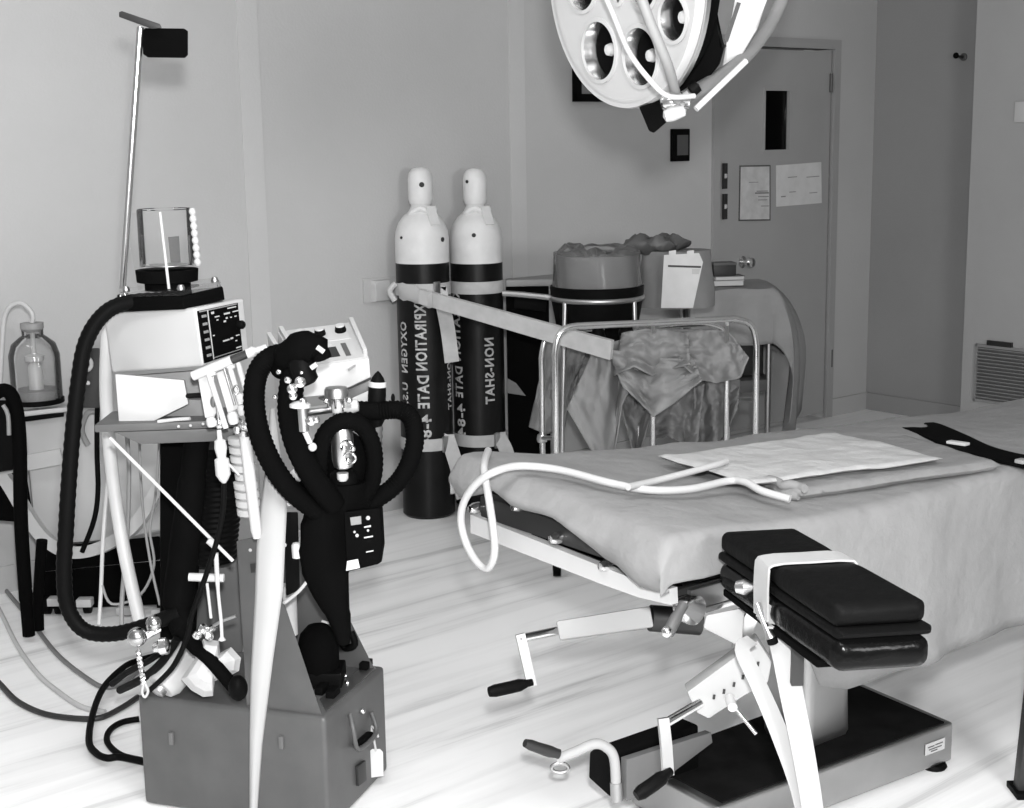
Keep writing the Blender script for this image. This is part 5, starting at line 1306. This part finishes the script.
MB().lathe(p0, p0 - p1, [(.02, -.002), (.02, .012), (.012, .016), (.001, .017)], 16).build('end_cap', 'dullsteel', gk)
wpts = [(181, 679), (197, 655), (203, 639), (219, 641), (220, 653), (231, 647), (241, 658), (239, 671), (229, 676), (215, 681), (213, 696), (203, 697), (191, 690)]
mb = MB(); rows = []
cx_, cy_ = 211, 668
for (sc_, d_) in ((.15, -.035), (.5, -.03), (.8, -.02), (1.0, 0.0), (.9, .03), (.6, .045), (.1, .05)):
    rows.append([Q(cx_ + (x - cx_) * sc_, cy_ + (y - cy_) * sc_, 3.17 + d_ + .006 * noise.noise(V((x * .1, y * .1, sc_)))) for x, y in wpts])
mb.face_grid(rows, True, True); o = mb.build('plastic_bag', 'white', None, 0); tag(o, 'crumpled white plastic bag lying on the grey case under the white handle', 'bag')
br_ = thing('brass_fitting', Q(206, 635, 3.12), 'cluster of small chrome fittings above the white plastic bag', 'fitting')
for k, (x, y, r_) in enumerate(((203, 629, .013), (209, 636, .012), (198, 634, .011), (213, 628, .008))):
    MB().lathe(Q(x, y, 3.12), V((math.cos(k), -1, math.sin(k * 2) * .6)), [(.001, -.01), (r_ * .7, -.008), (r_, 0), (r_ * .8, .01), (.001, .013)], 14).build('nut', 'chrome', br_)
MB().tube([Q(205, 632, 3.12), Q(220, 622, 3.12), Q(236, 616, 3.12)], .004, 8, 3).build('lever', 'dullsteel', br_)

# cables on the floor
def fcable(name, px, r, material, label, z=None, sm=8):
    P_ = [gr(x, y, (z or r * 1.05)) for x, y in px]
    o = MB().tube(P_, r, 10, sm).build(name, material, None, 60); return tag(o, label, 'cable', 'cables on the floor by the machine')
fcable('floor_cable', [(-12, 560), (3, 586), (28, 617), (56, 653), (85, 677), (104, 687), (122, 683), (142, 668)], .0075, 'tubegrey', 'dark grey cable crossing the floor from the upper left to the valve knobs')
fcable('floor_cable', [(-12, 672), (0, 684), (17, 701), (42, 713), (71, 718), (99, 718), (121, 708), (138, 697)], .0085, 'charcoal', 'dark cable sweeping along the floor from the left edge to the grey case', sm=8)
fcable('floor_cable', [(158, 655), (140, 660), (124, 667), (104, 687), (93, 713), (89, 741), (96, 753), (107, 758), (120, 757), (145, 762)], .0095, 'black', 'black cable looping beside the lower left corner of the grey case', z=.03)
fcable('floor_cable', [(141, 760), (121, 755), (109, 745), (107, 736), (112, 728), (123, 722), (139, 719)], .0085, 'black', 'short black cable loop tucked against the side of the grey case')
fcable('floor_cable', [(-12, 590), (0, 611), (17, 645), (37, 673), (56, 690), (80, 706), (105, 712)], .0075, 'offwhite', 'white tube on the floor at the left edge')
hose('cable_bundle', [Q(178, 638, 3.18), Q(160, 664, 3.22), Q(140, 680, 3.3), Q(120, 690, 3.4)], .010, 'upper black cable dropping from the hose to the floor left of the case', 'cable', material='black', group='black cables dropping left of the case')
hose('cable_bundle', [Q(172, 645, 3.2), Q(150, 660, 3.24), Q(128, 672, 3.3), Q(112, 684, 3.36)], .008, 'lower black cable dropping beside the valve knobs to the floor', 'cable', material='black', group='black cables dropping left of the case')

# ------------------------------------------------------------------ suction cart at the wall
YC = 4.75
sv = thing('suction_cart', V((at(90, 500, YC).x, YC + .1, 0)), 'grey suction cart with a curved frame band standing behind the black hose', 'cart')
cq = [(24, 416), (92, 410), (134, 412), (168, 440), (170, 529), (125, 538), (36, 546)]
hexpx(cq, YC, YC + .32, .012).build('cabinet', 'palegrey', sv)
MB().hexa([at(x, y, YC - .03) for x, y in ((20, 412), (70, 407), (72, 411), (22, 417))], [at(x, y - 4, YC + .3) for x, y in ((20, 412), (70, 407), (72, 411), (22, 417))], .003).build('top_plate', 'white', sv)
MB().hexa([at(x, y, YC - .036) for x, y in ((22, 417), (64, 412.5), (64, 416.5), (23, 422))], [at(x, y, YC - .0) for x, y in ((22, 417), (64, 412.5), (64, 416.5), (23, 422))], .002).build('edge_strip', 'black', sv)
MB().ribbon([at(-14, 455, YC - .06), at(8, 482, YC - .06), at(26, 512, YC - .06), at(44, 537, YC - .06), at(66, 551, YC - .06), at(90, 551, YC - .06), at(116, 540, YC - .06), at(138, 522, YC - .06), at(158, 490, YC - .06), at(166, 470, YC - .04)], V((0, -1, .25)), .05, .040, 6).build('curved_band', 'palegrey', sv)
MB().ribbon([at(-14, 469, YC - .09), at(30, 462, YC - .09), at(62, 456, YC - .09)], Z, .052, .012, 3).build('cross_band', 'palegrey', sv)
MB().tube([at(98, 412, YC - .04), at(89, 412, YC - .05), at(84, 420, YC - .05), at(82, 432, YC - .05), at(88, 445, YC - .04)], .010, 10, 5).build('hose_hook', 'midgrey', sv)
MB().tube([at(106, 380, YC - .12), at(98, 400, YC - .12), at(97, 450, YC - .12), at(98, 490, YC - .12), at(94, 520, YC - .12), at(82, 552, YC - .12)], .0085, 10, 6).build('black_cord', 'black', sv)
hexpx([(36, 548), (160, 536), (160, 560), (40, 572)], YC + .02, YC + .28, .006).build('lower_frame', 'matteblack', sv)
hexpx([(42, 572), (166, 560), (166, 604), (44, 610)], YC + .06, YC + .3, .006).build('pump_body', 'matteblack', sv)
hexpx([(-10, 472), (26, 472), (34, 520), (20, 522), (-10, 520)], YC - .0, YC + .1, .006).build('left_upright', 'matteblack', sv)
for (x, y, mt_) in ((56, 601, 'white'), (85, 602, 'offwhite'), (46, 622, 'palegrey'), (125, 610, 'offwhite'), (160, 612, 'offwhite')):
    p = at(x, y, YC - .02); MB().obox(p, V((.026, 0, 0)), V((0, .02, 0)), Z * .014, .004).build('caster_cover', mt_, sv)
    q_ = V((p.x, p.y + .03, .03)); MB().lathe(q_ - V((.012, 0, 0)), V((1, 0, 0)), [(.001, 0), (.03, .002), (.03, .022), (.001, .024)], 16).build('caster', 'black', sv)
for (x, y) in ((93, 625), (39, 610), (33, 596)):
    MB().ball(at(x, y, YC - .08), .012, 10).build('bright_nut', 'chrome', sv)
# suction bottle
yb = 4.82
bb = Q(38, 404, yb)
sb_ = thing('suction_bottle', bb, 'clear glass suction jar with a stopper and bent tube on the grey cart', 'bottle')
bt_ = Q(38, 335, yb).z - bb.z
RB = 25 * mpp(yb)
MB().lathe(bb, Z, [(.001, .003), (RB * .9, .002), (RB, .014), (RB, bt_ * .72), (RB * .86, bt_ * .88), (RB * .55, bt_ * .97), (RB * .42, bt_ * 1.0), (RB * .42, bt_ * 1.1), (RB * .36, bt_ * 1.1), (RB * .36, bt_ * .99), (RB * .8, bt_ * .86), (RB * .95, bt_ * .7), (RB * .95, .02), (.001, .012)], 36, False).build('glass_jar', 'glass', sb_)
MB().lathe(bb + Z * .014, Z, [(.001, 0), (RB * .9, 0), (RB * .92, bt_ * .16), (.001, bt_ * .16)], 30).build('liquid', 'midgrey', sb_)
MB().lathe(bb + Z * (bt_ * 1.05), Z, [(RB * .34, 0), (RB * .46, .012), (RB * .46, .03), (.001, .031)], 22).build('stopper', 'midgrey', sb_)
MB().tube([bb + Z * (bt_ * .45), bb + Z * (bt_ * 1.1), Q(33, 318, yb), Q(30, 310, yb), Q(20, 303, yb), Q(9, 308, yb), Q(4, 322, yb), Q(2, 350, yb), Q(0, 392, yb)], .008, 12, 5).build('bent_tube', 'palegrey', sb_)
MB().lathe(bb + Z * .03, Z, [(.001, 0), (.024, .0), (.024, bt_ * .42), (.012, bt_ * .5), (.001, bt_ * .5)], 18).build('float_tube', 'white', sb_)
MB().lathe(bb + Z * (bt_ * .62), Z, [(.001, 0), (.03, .002), (.034, .02), (.001, .03)], 18).build('float_valve', 'offwhite', sb_)
MB().lathe(bb - Z * .0, Z, [(RB * 1.02, .004), (RB * 1.05, .006), (RB * 1.05, .02), (RB * 1.02, .022)], 30, False).build('holder_ring', 'black', sb_)
# dark apparatus at the left edge
da = thing('dark_apparatus', V((at(5, 460, 4.48).x, 4.48, 0)), 'black piece of equipment cut off by the left edge beside the suction jar', 'equipment')
mb = MB().tube([at(-8, 396, 4.48), at(4, 390, 4.48), at(13, 398, 4.48), at(18, 420, 4.48), at(20, 455, 4.48), at(21, 520, 4.48), at(26, 600, 4.48)], .022, 14, 6); mb.build('bent_frame', 'matteblack', da)
hexpx([(-12, 400), (8, 400), (14, 440), (14, 470), (-12, 474)], 4.5, 4.58, .008).build('housing', 'black', da)
MB().tube([at(3, 405, 4.45), at(8, 415, 4.45), at(9, 435, 4.45)], .007, 8, 3).build('worn_lever', 'midgrey', da)
MB().tube([at(26, 600, 4.48), V((at(26, 600, 4.48).x, 4.48, .02))], .02, 12).build('leg', 'matteblack', da)
MB().tube([at(42, 540, 4.55), at(38, 600, 4.55), V((at(37, 610, 4.55).x, 4.55, .015))], .018, 12).build('leg', 'matteblack', da)
wg = thing('wall_gauge', wl(84, 368, .03), 'small round gauge on a dark plate behind the black hose near the wall', 'gauge')
p = at(85, 365, 4.5)
hexpx([(76, 348), (100, 348), (100, 408), (78, 408)], 4.46, 4.56, .006).build('gauge_plate', 'charcoal', wg)
MB().tube([at(86 + 5.5 * math.cos(a_), 364 + 6.5 * math.sin(a_), 4.44) for a_ in [2 * PI * k / 24 for k in range(25)]], .006, 8).build('gauge_ring', 'palegrey', wg)
MB().ball(at(88, 383, 4.44), .007, 8).build('bright_screw', 'white', wg)

# ------------------------------------------------------------------ light
def area(name, loc, size, energy, target=None, sy=None):
    ld = bpy.data.lights.new(name, 'AREA'); ld.energy = energy; ld.size = size
    if sy: ld.shape = 'RECTANGLE'; ld.size_y = sy
    ob = bpy.data.objects.new(name, ld); COL.objects.link(ob); ob.location = V(loc)
    d = (V(target) - V(loc)) if target else V((0, 0, -1))
    ob.rotation_euler = d.to_track_quat('-Z', 'Y').to_euler(); return ob
area('ceiling_light', (-0.2, 1.1, 3.0), 1.4, 62, None, .8)
area('side_fill', (1.9, -0.1, 1.75), 1.0, 75, (0.9, 3.6, .1), .8)  # unseen fill added at right front to brighten the floor under the table
area('left_wall_fill', (-1.9, 3.6, 2.98), 1.4, 12, (-1.0, 5.7, 1.3), .3)  # added fill aimed at the left wall, no such fitting in the room
ld = bpy.data.lights.new('flash', 'SPOT'); ld.energy = 440; ld.spot_size = math.radians(105); ld.spot_blend = .35; ld.shadow_soft_size = .05
ob = bpy.data.objects.new('flash', ld); COL.objects.link(ob); ob.location = (0.03, 0.0, 1.79)
ob.rotation_euler = (V((-.1, 3.6, .75)) - ob.location).to_track_quat('-Z', 'Y').to_euler()
w = bpy.data.worlds.new('world'); scn.world = w; w.use_nodes = True
w.node_tree.nodes['Background'].inputs['Color'].default_value = (1, 1, 1, 1)
w.node_tree.nodes['Background'].inputs['Strength'].default_value = 0.30
vs = scn.view_settings
scn.display_settings.display_device = 'sRGB'
vs.view_transform = 'Standard'; vs.look = 'None'; vs.gamma = 1.0; vs.exposure = 0.10; vs.use_curve_mapping = False
scn.cycles.use_denoising = True
scn.cycles.max_bounces = 8; scn.cycles.transparent_max_bounces = 24
